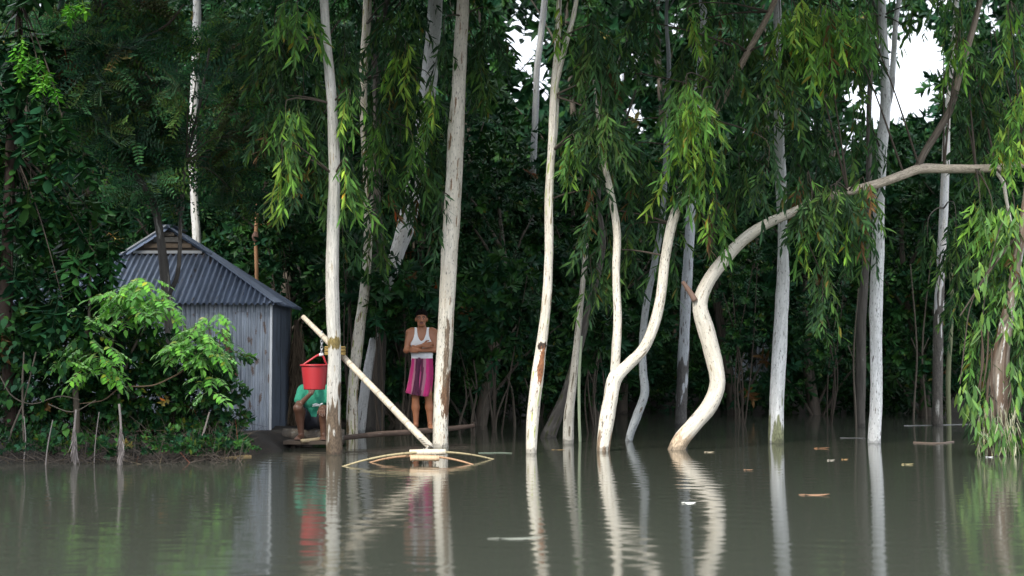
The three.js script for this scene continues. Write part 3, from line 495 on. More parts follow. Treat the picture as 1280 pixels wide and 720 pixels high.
// ───────────────────────── trees and shrubs of the near bank ─────────────────────────
R = rngOf(540);
{ // mottled leaning tree in front of the hut with feathery crown
  const d = 18.0, base = at(222, 556, d); base.y = 0.05; const g = thing('feathery_tree', 'dark mottled slanting tree crossing the hut roof, with feathery compound leaves', 'tree', base);
  const m = barkMat(gumBark(5, { base: [0.075, 0.066, 0.056], alt: [0.045, 0.04, 0.035], peel: [0.2, 0.19, 0.17], amount: 0.24, seed: 44, spots: 0, girth: 0.3 }));
  const P = spine([[222, 565, 15], [217, 480, 14], [211, 400, 13], [206, 350, 12], [203, 315, 11], [198, 280, 10], [190, 250, 9], [172, 222, 9], [150, 196, 8], [132, 150, 8], [128, 90, 7], [130, 20, 6], [128, -60, 5], [125, -160, 4]], d, false);
  part('trunk', tube(P, { radial: 10, step: 0.08, wob: 0.14, seed: 3 }), m, g);
  const fork = spine([[210, 370, 6], [221, 347, 6], [225, 310, 5], [226, 270, 5], [233, 200, 4], [250, 130, 4], [262, 60, 3]], d - 0.02, false); part('branch', tube(fork, { radial: 7, step: 0.1, wob: 0.1 }), m, g);
  part('branch', tube(spine([[131, 70, 4], [160, 64, 3], [178, 88, 3], [200, 112, 3], [213, 126, 3]], d - 0.5, false), { radial: 6, step: 0.1 }), paleTwig, g);
  part('branch', tube(spine([[131, 60, 5], [170, 50, 4], [210, 30, 3], [230, 5, 2]], d - 0.2, false), { radial: 6, step: 0.1 }), twigMat, g);
  const items = [];
  [[150, 60, 40, 30], [190, 40, 40, 30], [100, 40, 40, 34], [170, 120, 36, 26], [130, 150, 36, 28], [200, 150, 36, 26], [235, 110, 20, 36], [285, 60, 40, 40], [290, 170, 34, 34], [275, 220, 30, 30], [160, 190, 38, 22], [215, 200, 30, 24], [120, 100, 30, 30], [310, 110, 26, 40], [255, 30, 26, 30], [60, 60, 40, 40], [180, 235, 34, 20], [300, 250, 26, 22], [275, 160, 24, 14], [300, 190, 30, 12], [285, 210, 28, 12], [165, 175, 30, 10], [200, 165, 30, 10], [130, 10, 60, 30], [230, -60, 80, 40], [120, -80, 90, 50]].forEach(([x, y, a, b], i) => {
    const dd = 17.9 + rr(-0.9, 0.9) + (x > 250 ? 2.2 : 0), c = at(x, y, dd), k = dd / FPX; clump(items, c, V(a * k, b * k, 0.4), Math.round(a * b / 22), i % 5 === 3 ? PAL.olive.concat(PAL.frond) : PAL.frond, { style: 'side', smin: 0.9, smax: 1.4 });
    const f = (x > 230 ? fork : P)[x > 230 ? 4 : Math.min(11, 8 + (y < 100 ? 2 : 0))].p; part('branch', tube([{ p: f, r: 0.012 }, { p: f.clone().lerp(c, 0.5).add(V(0, 0.1, 0)), r: 0.008 }, { p: c, r: 0.004 }], { radial: 5, step: 0.2 }), twigMat, g);
  });
  foliage(g, 'crown', 'frond', items, leafMat);
}
{ // tree of big drooping leaves over the bank
  const d = 16.6, base = at(22, 570, d); base.y = 0.05; const g = thing('drooping_tree', 'tree with big dark drooping leaves hanging over the bank beside the hut', 'tree', base);
  const P = spine([[15, 575, 18], [12, 480, 17], [8, 380, 16], [10, 280, 14], [14, 180, 13], [20, 90, 11], [25, 0, 9], [28, -120, 7], [30, -260, 5]], d, false);
  part('trunk', tube(P, { radial: 9, step: 0.12, wob: 0.1, seed: 5 }), std([0.035, 0.022, 0.016], 0.95), g);
  const items = [], young = [];
  [[30, 100, 34, 40], [60, 60, 30, 40], [20, 180, 30, 40], [60, 150, 28, 40], [85, 230, 26, 34], [105, 275, 28, 30], [70, 290, 26, 34], [120, 320, 26, 28], [140, 300, 14, 30], [40, 250, 34, 40], [90, 190, 22, 30], [20, 320, 30, 40], [60, 350, 34, 30], [100, 360, 30, 24], [20, 30, 40, 30], [-30, 150, 40, 90], [-30, 320, 40, 90], [30, -80, 90, 60], [15, 410, 24, 30], [110, 345, 34, 26], [80, 380, 30, 24], [130, 360, 20, 20], [60, 400, 30, 20]].forEach(([x, y, a, b]) => {
    const dd = d + rr(-0.5, 0.5), c = at(x, y, dd), k = dd / FPX; clump(items, c, V(a * k, b * k, 0.35), Math.round(a * b / 60), PAL.forest, { style: 'hang', smin: 0.7, smax: 1.3 });
    const f = P[y > 250 ? 4 : 6].p; part('branch', tube([{ p: f, r: 0.012 }, { p: f.clone().lerp(c, 0.5).add(V(0, 0.15, 0)), r: 0.008 }, { p: c, r: 0.003 }], { radial: 5, step: 0.2 }), twigMat, g);
  });
  foliage(g, 'crown', 'droop', items, glossLeaf);
  [[45, 80, 22, 22], [25, 60, 20, 20], [60, 95, 14, 16], [95, 5, 10, 10]].forEach(([x, y, a, b]) => { const dd = 15.9, c = at(x, y, dd), k = dd / FPX; clump(young, c, V(a * k, b * k, 0.2), 7, PAL.shrub, { style: 'hang', smin: 0.4, smax: 0.6 }); });
  foliage(g, 'young_shoots', 'droop', young, leafMat);
}
const shrubMats = PAL.shrub.map(c => new THREE.MeshPhysicalMaterial({ vertexColors: true, color: new THREE.Color().setRGB(...c), roughness: 1, transmission: 0.42, thickness: 0, side: THREE.DoubleSide }));
const COMP = [compoundLeaf(81), compoundLeaf(82, 3, 0.085, 0.042), compoundLeaf(83, 4, 0.075, 0.036)];
function leafMesh(parent, geo, mat, p, yaw, pitch, s, name = 'leaf') { const m = new THREE.Mesh(geo, mat); m.name = name; m.position.copy(p).sub(parent.position); m.rotation.set(pitch, yaw, rr(-0.35, 0.35), 'YXZ'); m.scale.setScalar(s); m.castShadow = m.receiveShadow = true; parent.add(m); return m; }
{ // bright shrub before the hut
  R = rngOf(560);
  const d = 16.4, base = at(170, 570, d); base.y = 0.0; const g = thing('leafy_shrub', 'shrub with bright lime green compound leaves growing against the tin hut', 'shrub', base);
  const S = [[[95, 575, 8], [96, 520, 8], [95, 470, 7], [108, 420, 5], [112, 380, 4], [113, 330, 3]], [[165, 575, 5], [153, 520, 4], [149, 490, 4], [165, 440, 4], [185, 400, 3], [190, 360, 2]], [[245, 572, 10], [252, 530, 9], [262, 500, 6], [255, 440, 4], [250, 400, 3]], [[96, 505, 1.4], [130, 500, 1.7], [150, 485, 2], [190, 482, 2], [210, 474, 2], [230, 462, 2], [245, 440, 1.5]], [[150, 490, 3], [140, 430, 3], [165, 390, 2], [160, 360, 2]], [[60, 570, 4], [70, 520, 4], [72, 470, 3], [85, 420, 2]]];
  S.forEach((s, i) => part('stem', tube(spine(s, d + (i % 3) * 0.25, false), { radial: 6, step: 0.08, wob: 0.12, seed: i }), i === 3 ? std([0.14, 0.095, 0.06], 0.9) : paleTwig, g));
  const spots = [[175, 368, 30, 16, 46], [160, 385, 26, 16, 28], [205, 380, 18, 14, 18], [250, 425, 26, 22, 50], [265, 440, 18, 16, 23], [128, 440, 18, 10, 16], [110, 425, 20, 16, 13], [125, 465, 24, 10, 16], [260, 480, 14, 18, 13], [270, 400, 14, 12, 13], [180, 352, 16, 8, 13], [105, 400, 24, 18, 13], [90, 440, 20, 14, 10], [140, 372, 14, 10, 10], [225, 440, 16, 14, 11]];
  for (const [x, y, a, b, n] of spots) for (let i = 0; i < n; i++) {
    const ph = rr(0, 6.283), k = Math.sqrt(R()), dd = d - 0.25 + rr(-0.35, 0.3), p = at(x + Math.cos(ph) * a * k, y + Math.sin(ph) * b * k, dd);
    leafMesh(g, pick(COMP), pick(shrubMats), p, Math.atan2(Math.cos(ph) * 1.2 + rr(-0.6, 0.6), rr(-0.1, 1.1)), rr(0.1, 0.8), rr(0.75, 1.2));
  }
}
{ // darker bush behind it, its dark leaves standing for the shrub's shaded inside
  R = rngOf(570); const d = 16.4, base = at(200, 570, d + 0.5); base.y = 0.05; const g = thing('bush', 'dark small leaved bush behind the lime green shrub, its dark colour standing for shade inside it', 'bush', base);
  [[150, 180], [200, 240], [260, 275], [110, 90], [190, 150]].forEach(([x0, x1], i) => part('stem', tube(spine([[x0, 572, 5], [(x0 + x1) / 2, 500, 4], [x1, 420, 2]], d + 0.5, false), { radial: 5, step: 0.1, wob: 0.15, seed: i }), twigMat, g));
  const items = []; [[150, 430, 50, 40], [210, 440, 50, 40], [180, 470, 60, 34], [240, 480, 40, 36], [100, 450, 40, 40], [280, 500, 22, 40], [230, 520, 34, 20], [285, 460, 14, 30], [130, 400, 36, 24], [60, 430, 30, 40], [120, 500, 50, 34], [190, 520, 60, 26], [250, 530, 30, 24], [60, 500, 40, 40]].forEach(([x, y, a, b]) => { const dd = d + 0.5, c = at(x, y, dd), k = dd / FPX; clump(items, c, V(a * k, b * k, 0.35), Math.round(a * b / 19), PAL.forest, { style: 'side', smin: 0.8, smax: 1.3 }); });
  foliage(g, 'leaves', 'small', items, glossLeaf);
}
{ // round-leaved creeper on the low bank
  R = rngOf(580); const d = 15.9, base = at(40, 575, d); base.y = 0.02; const g = thing('creeper', 'dark creeper with round heart shaped leaves trailing down the bank to the water', 'creeper', base);
  [[[0, 470, 1.6], [15, 495, 1.6], [40, 505, 1.6], [75, 495, 1.4], [100, 500, 1.2]], [[30, 560, 3], [28, 480, 3], [30, 440, 2]], [[5, 575, 3], [14, 540, 3], [30, 500, 2], [45, 440, 2]], [[60, 505, 1.4], [90, 515, 1.4], [120, 500, 1.2]]].forEach((s, i) => part('stem', tube(spine(s, d, false), { radial: 5, step: 0.08, seed: i }), paleTwig, g));
  const hearts = [heartLeaf(91), heartLeaf(92)], mats = PAL.forest.map(c => new THREE.MeshPhysicalMaterial({ vertexColors: true, color: new THREE.Color().setRGB(...c), roughness: 0.6, specularIntensity: 0.3, side: THREE.DoubleSide }));
  [[40, 540, 40, 24, 26], [15, 500, 26, 30, 20], [60, 470, 36, 26, 22], [80, 535, 24, 20, 10], [20, 440, 26, 26, 16], [70, 430, 24, 24, 14], [10, 395, 20, 20, 10], [60, 125, 14, 12, 6], [75, 145, 8, 8, 3]].forEach(([x, y, a, b, n], j) => { if (j > 6) return; for (let i = 0; i < n; i++) { const ph = rr(0, 6.283), k = Math.sqrt(R()); leafMesh(g, pick(hearts), pick(mats), at(x + Math.cos(ph) * a * k, y + Math.sin(ph) * b * k, d + rr(-0.3, 0.4)), rr(-1.3, 1.3), rr(-0.7, 0.6), rr(0.35, 0.75)); } });
  const items = []; [[40, 500, 50, 50], [100, 530, 40, 30], [30, 420, 40, 40], [-30, 480, 40, 80]].forEach(([x, y, a, b]) => { const dd = d + 0.7, c = at(x, y, dd), k = dd / FPX; clump(items, c, V(a * k, b * k, 0.3), Math.round(a * b / 30), PAL.forest, { style: 'out', smin: 0.7, smax: 1.1 }); });
  foliage(g, 'leaf_mass', 'small', items, glossLeaf);
}
{ // tangle of dead twigs and low leaves over the edge of the bank
  R = rngOf(590); const items = [], o = { pos: [], idx: [], col: [] };
  for (let i = 0; i < 130; i++) { const x = rr(-10, 300), y = 577 - 46 * Math.pow(R(), 1.3), d = waterDepth(578) + (578 - y) * 0.05, c = at(x, y, d); c.y = Math.max(0.1, c.y); clump(items, c, V(0.2, 0.12, 0.15), 9, PAL.forest, { style: 'out', smin: 0.5, smax: 0.95, gaps: false }); }
  for (let i = 0; i < 2000; i++) { const x = rr(-10, 305), y = 583 - 60 * Math.pow(R(), 1.6), d = 15.15 + (582 - y) * 0.03 + rr(-0.1, 0.3), a = at(x, y, d), dr = V(rr(-0.8, 0.8), rr(-1, 0.6), rr(-0.4, 0.4)).normalize(); blade(o, a, dr, perp(dr), rr(0.08, 0.35), 0.007, 0, 0.3, [1, 0.9, 0.4]); }
  const g = new THREE.Group(); g.name = 'bank_tangle'; g.userData = { kind: 'stuff', label: 'dark tangle of dead twigs and small leaves along the edge of the bank', category: 'undergrowth' }; scene.add(g);
  foliage(g, 'leaves', 'small', items, glossLeaf); part('twigs', fin(o), std([0.06, 0.048, 0.038], 0.95, { side: THREE.DoubleSide, vertexColors: true }), g).userData.kind = 'stuff';
}
{ // bushes between the bank and the forest, behind the hut and the person
  R = rngOf(600); const B = (x, y, a, b, d, kind, pal, label, den = 26) => { const c = at(x, y, d), k = d / FPX, gy = Math.max(-0.5, groundHeight(c.x, -d)), g = thing('bush', label, 'bush', V(c.x, Math.max(0, gy), -d)); 
    for (let i = 0; i < 4; i++) part('stem', tube([{ p: V(c.x + rr(-0.1, 0.1), gy - 0.1, -d), r: 0.016 }, { p: V(c.x + rr(-a, a) * k * 0.4, c.y * 0.5, -d + rr(-0.2, 0.2)), r: 0.012 }, { p: V(c.x + rr(-a, a) * k * 0.8, c.y + b * k * 0.6, -d + rr(-0.2, 0.2)), r: 0.006 }], { radial: 5, step: 0.15, wob: 0.1 }), twigMat, g);
    const items = []; for (let i = 0; i < 12; i++) { const an = rr(0, 6.283), q = Math.sqrt(R()); clump(items, V(c.x + Math.cos(an) * a * k * q * 0.8, c.y + Math.sin(an) * b * k * q * 0.8, -d + rr(-0.5, 0.4)), V(a * k * 0.4, b * k * 0.36, 0.4), Math.round(a * b / den / 12), pal, { style: 'out', smin: 0.8, smax: 1.3 }); }
    foliage(g, 'leaves', kind, items, glossLeaf); };
  B(620, 400, 52, 90, 21.5, 'broad', PAL.forest, 'dark bush with long glossy leaves between the stout and the slender gum');
  B(505, 370, 44, 46, 20.9, 'broad', PAL.forest, 'dark leafy bush behind the head of the standing person');
  B(478, 385, 26, 42, 20.85, 'broad', PAL.forest, 'dark bush half hiding the leaning white gum behind the boom');
  B(520, 440, 46, 60, 23.2, 'broad', PAL.forest, 'dark low bush behind the legs of the standing person');
  B(350, 300, 40, 70, 22.2, 'broad', PAL.forest, 'dark bush rising behind the hut beside the mast tree');
  B(745, 420, 34, 60, 21.5, 'broad', PAL.forest, 'leafy bush behind the low fork of the cream gum');
  B(440, 330, 26, 60, 21.2, 'broad', PAL.forest, 'leafy bush around the slim patchy gum');
  B(925, 380, 40, 80, 24.5, 'small', PAL.forest, 'small leaved bush beyond the hooked gum');
  B(1035, 400, 34, 80, 25, 'small', PAL.forest, 'small leaved bush between the silver gums');
}
{ // vine-wrapped stump over the water
  R = rngOf(620); const d = 16.6, base = at(1245, 569, d); base.y = 0; const g = thing('vine_stump', 'leaning stump with shredded brown bark wrapped in light green vine leaves', 'stump', base);
  const P = spine([[1243, 569, 26], [1245, 520, 26], [1248, 470, 22], [1253, 430, 19], [1264, 370, 14], [1274, 310, 12], [1284, 250, 11], [1300, 100, 9]], d);
  part('trunk', tube(P, { radial: 12, step: 0.07, wob: 0.2, seed: 8 }), barkMat(gumBark(4, { base: [0.2, 0.165, 0.13], alt: [0.12, 0.075, 0.05], peel: [0.5, 0.48, 0.45], amount: 0.3, seed: 50, spots: 0.4 })), g);
  for (let i = 0; i < 9; i++) { const x = rr(1225, 1268), y = rr(440, 520); part('bark_strip', tube(spine([[x, y - 40, 2], [x + rr(-4, 4), y, 2.6], [x + rr(-8, 8), y + rr(25, 45), 1]], d - 0.16, false), { radial: 4, step: 0.08 }), std([0.075, 0.05, 0.035], 0.95), g); }
  for (const s of [[[1222, 560, 1.6], [1226, 480, 1.8], [1230, 380, 1.6], [1245, 300, 1.5], [1262, 260, 1.5]], [[1200, 480, 1.4], [1206, 430, 1.8], [1214, 380, 1.5], [1240, 330, 1.4], [1265, 300, 1.3]], [[1258, 470, 3], [1270, 520, 2], [1278, 560, 2]], [[1200, 395, 2], [1240, 335, 3], [1275, 290, 2]]]) part('vine', tube(spine(s, d - 0.1, false), { radial: 5, step: 0.1 }), twigMat, g);
  const one = (seed) => { R = rngOf(seed); const o = { pos: [], idx: [], col: [] }; blade(o, V(0, 0, 0), V(0, -0.92, 0.4).normalize(), V(1, 0, 0), 0.17, 0.04, 0, 0.3, ELL); return fin(o); };
  const L = [one(95), one(96)], VM = PAL.vine.map(c => new THREE.MeshPhysicalMaterial({ vertexColors: true, color: new THREE.Color().setRGB(...c), roughness: 1, transmission: 0.42, thickness: 0, side: THREE.DoubleSide }));
  R = rngOf(621);
  [[1210, 500, 15, 24, 34, 1], [1232, 515, 18, 20, 26, 0], [1255, 280, 26, 30, 44, 1], [1225, 345, 10, 24, 20, 1], [1265, 390, 16, 36, 36, 0], [1270, 470, 12, 40, 30, 0], [1240, 540, 22, 22, 46, 0], [1262, 545, 16, 18, 24, 0], [1230, 400, 8, 26, 10, 0], [1275, 340, 8, 30, 20, 1]].forEach(([x, y, a, b, n]) => { for (let i = 0; i < n; i++) { const ph = rr(0, 6.283), k = Math.sqrt(R()); leafMesh(g, pick(L), pick(VM), at(x + Math.cos(ph) * a * k, y + Math.sin(ph) * b * k, d - 0.2 + rr(-0.25, 0.2)), rr(-1.6, 1.6), rr(-0.5, 1.0), rr(0.75, 1.2)); } });
  const items = []; [[1255, 330, 26, 50], [1270, 430, 16, 60], [1235, 470, 20, 40], [1258, 530, 22, 30], [1222, 420, 10, 40]].forEach(([x, y, a, b]) => { const c = at(x, y, d + 0.25), k = d / FPX; clump(items, c, V(a * k, b * k, 0.3), Math.round(a * b / 20), PAL.vine.slice(0, 2).concat(PAL.euc), { style: 'hang', smin: 0.6, smax: 0.95, dead: 0.02 }); });
  foliage(g, 'inner_leaves', 'euc', items, leafMat);
  { const o = { pos: [], idx: [], col: [] }; for (let i = 0; i < 160; i++) { const a = at(rr(1222, 1272), rr(505, 560), d - rr(0.1, 0.35)), dr = V(rr(-0.35, 0.35), -1, rr(-0.2, 0.3)).normalize(); blade(o, a, dr, perp(dr), rr(0.1, 0.24), 0.012, 0, 0.3, [0.7, 1, 0.2]); } part('dry_fringe', fin(o), std([0.3, 0.3, 0.2], 0.9, { side: THREE.DoubleSide, vertexColors: true }), g).userData.kind = 'stuff'; }
}

// ───────────────────────── tin hut ─────────────────────────
const tinTex = (seed, rust) => dataTex(256, 256, (u, v, c) => {
  const a = n2(u * 5 + seed, v * 2), b = n2(u * 22, v * 5 + seed), f = n2(u * 90, v * 60), st = n2(u * 46 + seed, v * 1.1), k = 1 + 0.16 * a + 0.12 * b + 0.06 * f + 0.22 * st;
  c[0] = 0.34 * k; c[1] = 0.375 * k; c[2] = 0.425 * k;
  const r = n2(u * 11 + seed, v * 3.5) * 0.7 + b * 0.4 + f * 0.15; if (r > rust) { const e = smooth(rust, rust + 0.15, r) * 0.85; c[0] = c[0] * (1 - e) + 0.15 * e; c[1] = c[1] * (1 - e) + 0.09 * e; c[2] = c[2] * (1 - e) + 0.055 * e; }
});
const tinMats = [1, 2, 3].map(s => new THREE.MeshStandardMaterial({ map: tinTex(s * 3.7, 0.54), metalness: 0.35, roughness: 0.5, side: THREE.DoubleSide }));
const roofMats = [4, 5, 6].map(s => { const m = new THREE.MeshStandardMaterial({ map: tinTex(s * 2.9, 0.66), metalness: 0.35, roughness: 0.45, side: THREE.DoubleSide }); m.color.setRGB(0.38, 0.43, 0.53); return m; });
// corrugated sheet between two edges; lo(s) and hi(s) give its foot and head at the distance s along
function corrugated(s0, s1, lo, hi, n, pitch, amp, rows = 3) {
  const st = Math.max(2, Math.round((s1 - s0) / pitch * 8)), pos = [], uv = [], idx = [];
  for (let i = 0; i <= st; i++) {
    const s = s0 + (s1 - s0) * i / st, a = lo(s), b = hi(s), o = amp * Math.cos(s / pitch * 6.2832);
    for (let j = 0; j <= rows; j++) { const p = a.clone().lerp(b, j / rows).addScaledVector(n, o); pos.push(p.x, p.y, p.z); uv.push(s / 1.6, a.distanceTo(p) / 1.6); }
    if (i < st) for (let j = 0; j < rows; j++) { const q = i * (rows + 1) + j; idx.push(q, q + rows + 1, q + 1, q + 1, q + rows + 1, q + rows + 2); }
  }
  return geoFrom(pos, idx, uv);
}
{
  const cx = -4.846, xr = -3.087, xl = 2 * cx - xr, zf = -18.8, zg = -19.96, zb = -20.85, ye = 1.84, yg = 2.577, yt = 2.958, gw = 0.6;
  const wr = -3.227, wl = 2 * cx - wr, wz = -19.0, wb = -20.68, yb = 0.13;
  const g = thing('tin_hut', 'small hut of grey corrugated tin with a hipped roof and vented gable', 'hut', V(cx, 0.12, -19.8));
  const sub3 = n => { const q = new THREE.Group(); q.name = n; g.add(q); return q; }, roof = sub3('roof'), frontWall = sub3('front_wall'), sideWall = sub3('side_wall'), backWall = sub3('back_wall');
  // plinth of packed earth and a timber sill
  part('plinth', box(wl - 0.06, wr + 0.03, -0.25, yb - 0.012, wb - 0.03, wz - 0.03), std([0.05, 0.042, 0.034], 0.95), g);
  part('sill', bar(V(wl, yb + 0.005, wz - 0.05), V(wr - 0.03, yb + 0.005, wz - 0.05), 0.05, 0.05), std([0.1, 0.075, 0.05], 0.9), g);
  const front = V(0, 0, 1), side = V(1, 0, 0);
  for (let i = 0; i < 4; i++) { const a = wl + (wr - wl) * i / 4 - (i ? 0.02 : 0), b = wl + (wr - wl) * (i + 1) / 4, z = wz + (i % 2) * 0.006, dy = [0, 0.015, -0.01, 0.006][i]; part('wall_sheet', corrugated(a, b, s => V(s, yb + dy, z), s => V(s, ye + 0.06, z), front, 0.062, 0.016), tinMats[i % 3], frontWall); }
  const flatSheet = new THREE.MeshStandardMaterial({ map: tinTex(31, 0.7), metalness: 0.2, roughness: 0.55, side: THREE.DoubleSide }); flatSheet.color.setRGB(0.3, 0.34, 0.4);   // flat sheet of the end wall, with its shade put into the darker colour
  for (let i = 0; i < 2; i++) { const a = wz - 0.01 - i * 0.84, b = a - 0.85; part('flat_sheet', corrugated(-a, -b, s => V(wr + i * 0.004, yb, -s), s => V(wr + i * 0.004, ye + 0.06, -s), side, 0.42, 0.004), flatSheet, sideWall); part('wall_sheet', corrugated(-a, -b, s => V(wl, yb, -s), s => V(wl, ye + 0.06, -s), side, 0.06, 0.007), tinMats[i], sideWall); }
  part('wall_sheet', corrugated(wl, wr, s => V(s, yb, wb - 0.02), s => V(s, yt - 0.1 - Math.abs(s - cx) * 0.635, wb - 0.02), front, 0.06, 0.008), tinMats[1], backWall);
  part('corner_trim', bar(V(wr + 0.012, yb, wz + 0.012), V(wr + 0.0121, ye, wz + 0.012), 0.03, 0.03), std([0.55, 0.57, 0.6], 0.5, { metalness: 0.3 }), g);
  for (const [x, z] of [[wr - 0.06, wz - 0.06], [wl + 0.06, wz - 0.06], [wr - 0.06, wb + 0.06], [wl + 0.06, wb + 0.06]]) part('corner_post', tube([{ p: V(x, -0.2, z), r: 0.035 }, { p: V(x, ye + 0.05, z), r: 0.035 }], { radial: 7, step: 0.8 }), twigMat, g);
  // roof
  const nf = V(0, 1.16, 0.737).normalize(), nr = V(0.635, 1, 0).normalize(), nl = V(-0.635, 1, 0).normalize();
  const fLo = s => V(s, ye, zf), fHi = s => { const q = Math.abs(s - cx), t = q < gw ? 1 : Math.max(0, 1 - (q - gw) / (xr - cx - gw)); return V(s, ye + (yg - ye) * t, zf + (zg - zf) * t); };
  for (let i = 0; i < 5; i++) { const a = xl + (xr - xl) * i / 5 - (i ? 0.03 : 0), b = xl + (xr - xl) * (i + 1) / 5, o = (i % 2) * 0.006; part('roof_sheet', corrugated(a, b, s => fLo(s).addScaledVector(nf, o).add(V(0, 0, 0.02 * ((i * 7) % 3 - 1))), s => fHi(s).addScaledVector(nf, o), nf, 0.08, 0.02, 4), roofMats[i % 3], roof); }
  for (const k of [1, -1]) {
    const nn = k > 0 ? nr : nl, e = cx + k * (xr - cx), lo = s => V(e, ye, -s), hi = s => { const t = Math.min(1, (s + zf) / (zf - zg)); return s + zg >= 0 ? V(cx, yt, -s) : V(e - k * t * (xr - cx - gw), ye + (yg - ye) * t, -s); };
    for (const [a, b, m] of [[-zf, -zg - 0.001, 0], [-zg, -zb, 1]]) part('roof_sheet', corrugated(a, b, lo, hi, nn, 0.08, 0.02, 4), roofMats[m], roof);
    part('hip_cap', bar(V(e, ye + 0.02, zf + 0.01), V(cx + k * gw, yg + 0.03, zg + 0.01), 0.13, 0.014), roofMats[2], roof);
    part('barge_trim', bar(V(cx + k * gw * 1.05, yg + 0.012, zg + 0.05), V(cx + k * 0.005, yt + 0.03, zg + 0.05), 0.11, 0.02), k < 0 ? std([0.55, 0.58, 0.62], 0.4, { metalness: 0.4 }) : roofMats[1], roof);
  }
  part('ridge_cap', bar(V(cx, yt + 0.035, zg + 0.04), V(cx, yt + 0.035, zb), 0.16, 0.016), roofMats[0], roof);
  // vented gable: boards on a dark loft
  const tri = new THREE.Shape([new THREE.Vector2(-gw, 0), new THREE.Vector2(gw, 0), new THREE.Vector2(0, yt - yg - 0.01)]); const tg = new THREE.ExtrudeGeometry(tri, { depth: 0.02, bevelEnabled: false }); tg.translate(cx, yg, zg - 0.04);
  const gable = part('gable_panel', tg, std([0.06, 0.05, 0.042], 0.9), g);
  [[0.02, 0.06, [0.34, 0.36, 0.39]], [0.1, 0.16, [0.12, 0.09, 0.065]], [0.18, 0.25, [0.11, 0.105, 0.1]], [0.27, 0.32, [0.13, 0.11, 0.09]]].forEach(([a, b, c]) => { const w = gw * (1 - b / (yt - yg)) * 0.96; part('gable_board', box(cx - w, cx + w, yg + a, yg + b, zg - 0.016, zg + 0.004), std(c, 0.8), gable); });
  part('rafter', bar(V(cx, yt - 0.04, zg - 0.05), V(cx, yt - 0.04, zb + 0.05), 0.05, 0.07), twigMat, roof);
}
{ // boards leaning on the hut, pole behind it, straw heap, plank on the bank
  const lean = thing('leaning_board', 'narrow reddish brown board leaning against the tin wall', 'board', at(291, 468, 18.85)); part('board', bar(at(293, 470, 18.82), at(281, 412, 18.93), 0.11, 0.025), std([0.13, 0.05, 0.035], 0.8), lean); part('edge_strip', bar(at(297, 468, 18.81), at(286, 414, 18.915), 0.02, 0.02), std([0.06, 0.14, 0.05], 0.7), lean);
  const bp = thing('bamboo_pole', 'thin orange bamboo pole standing upright behind the hut roof', 'pole', V(at(320, 345, 21.8).x, 0.1, -21.8)); part('cane', tube(spine([[321, 552, 5], [321, 345, 5], [320, 297, 5], [322, 252, 4]], 21.8, false), { radial: 7, step: 0.2 }), std([0.36, 0.19, 0.09], 0.6), bp); part('cloth_knot', tube(spine([[321, 290, 8], [320, 296, 12], [321, 303, 8]], 21.8, false), { radial: 8, step: 0.02, wob: 0.3 }), std([0.14, 0.08, 0.06], 0.95), bp);
  R = rngOf(640);
  const sh = thing('straw_heap', 'brown heap of dry straw beside the tin hut', 'straw', at(371, 552, 20.6)); { const o = { pos: [], idx: [], col: [] }; for (let i = 0; i < 900; i++) { const t = Math.pow(R(), 0.8), x = 374 + rr(-16, 12) * (1 - 0.6 * t), y = 556 - 165 * t * rr(0.6, 1), a = at(x, y, 20.6 + rr(-0.25, 0.2)), dr = V(rr(-0.3, 0.3), -1, rr(-0.2, 0.4)).normalize(); blade(o, a, dr, perp(dr), rr(0.2, 0.5), 0.008, 0, 0.2, [1, 1, 0.5]); } const m = part('straw', fin(o), std([0.1, 0.072, 0.045], 0.9, { side: THREE.DoubleSide }), sh); m.userData.kind = 'stuff'; part('core', tube([{ p: at(374, 560, 20.7), r: 0.22 }, { p: at(373, 480, 20.7), r: 0.17 }, { p: at(370, 400, 20.7), r: 0.03 }], { radial: 9, step: 0.12, wob: 0.2 }), std([0.05, 0.036, 0.024], 0.95), sh); }
  const pl = thing('plank', 'short yellow wooden plank lying at the water edge below the hut', 'plank', V(at(296, 571, 16.1).x, 0.02, -16.1)); part('board', bar(at(280, 573, 16.0), at(311, 570, 16.3), 0.09, 0.025), std([0.36, 0.25, 0.11], 0.7), pl);
}

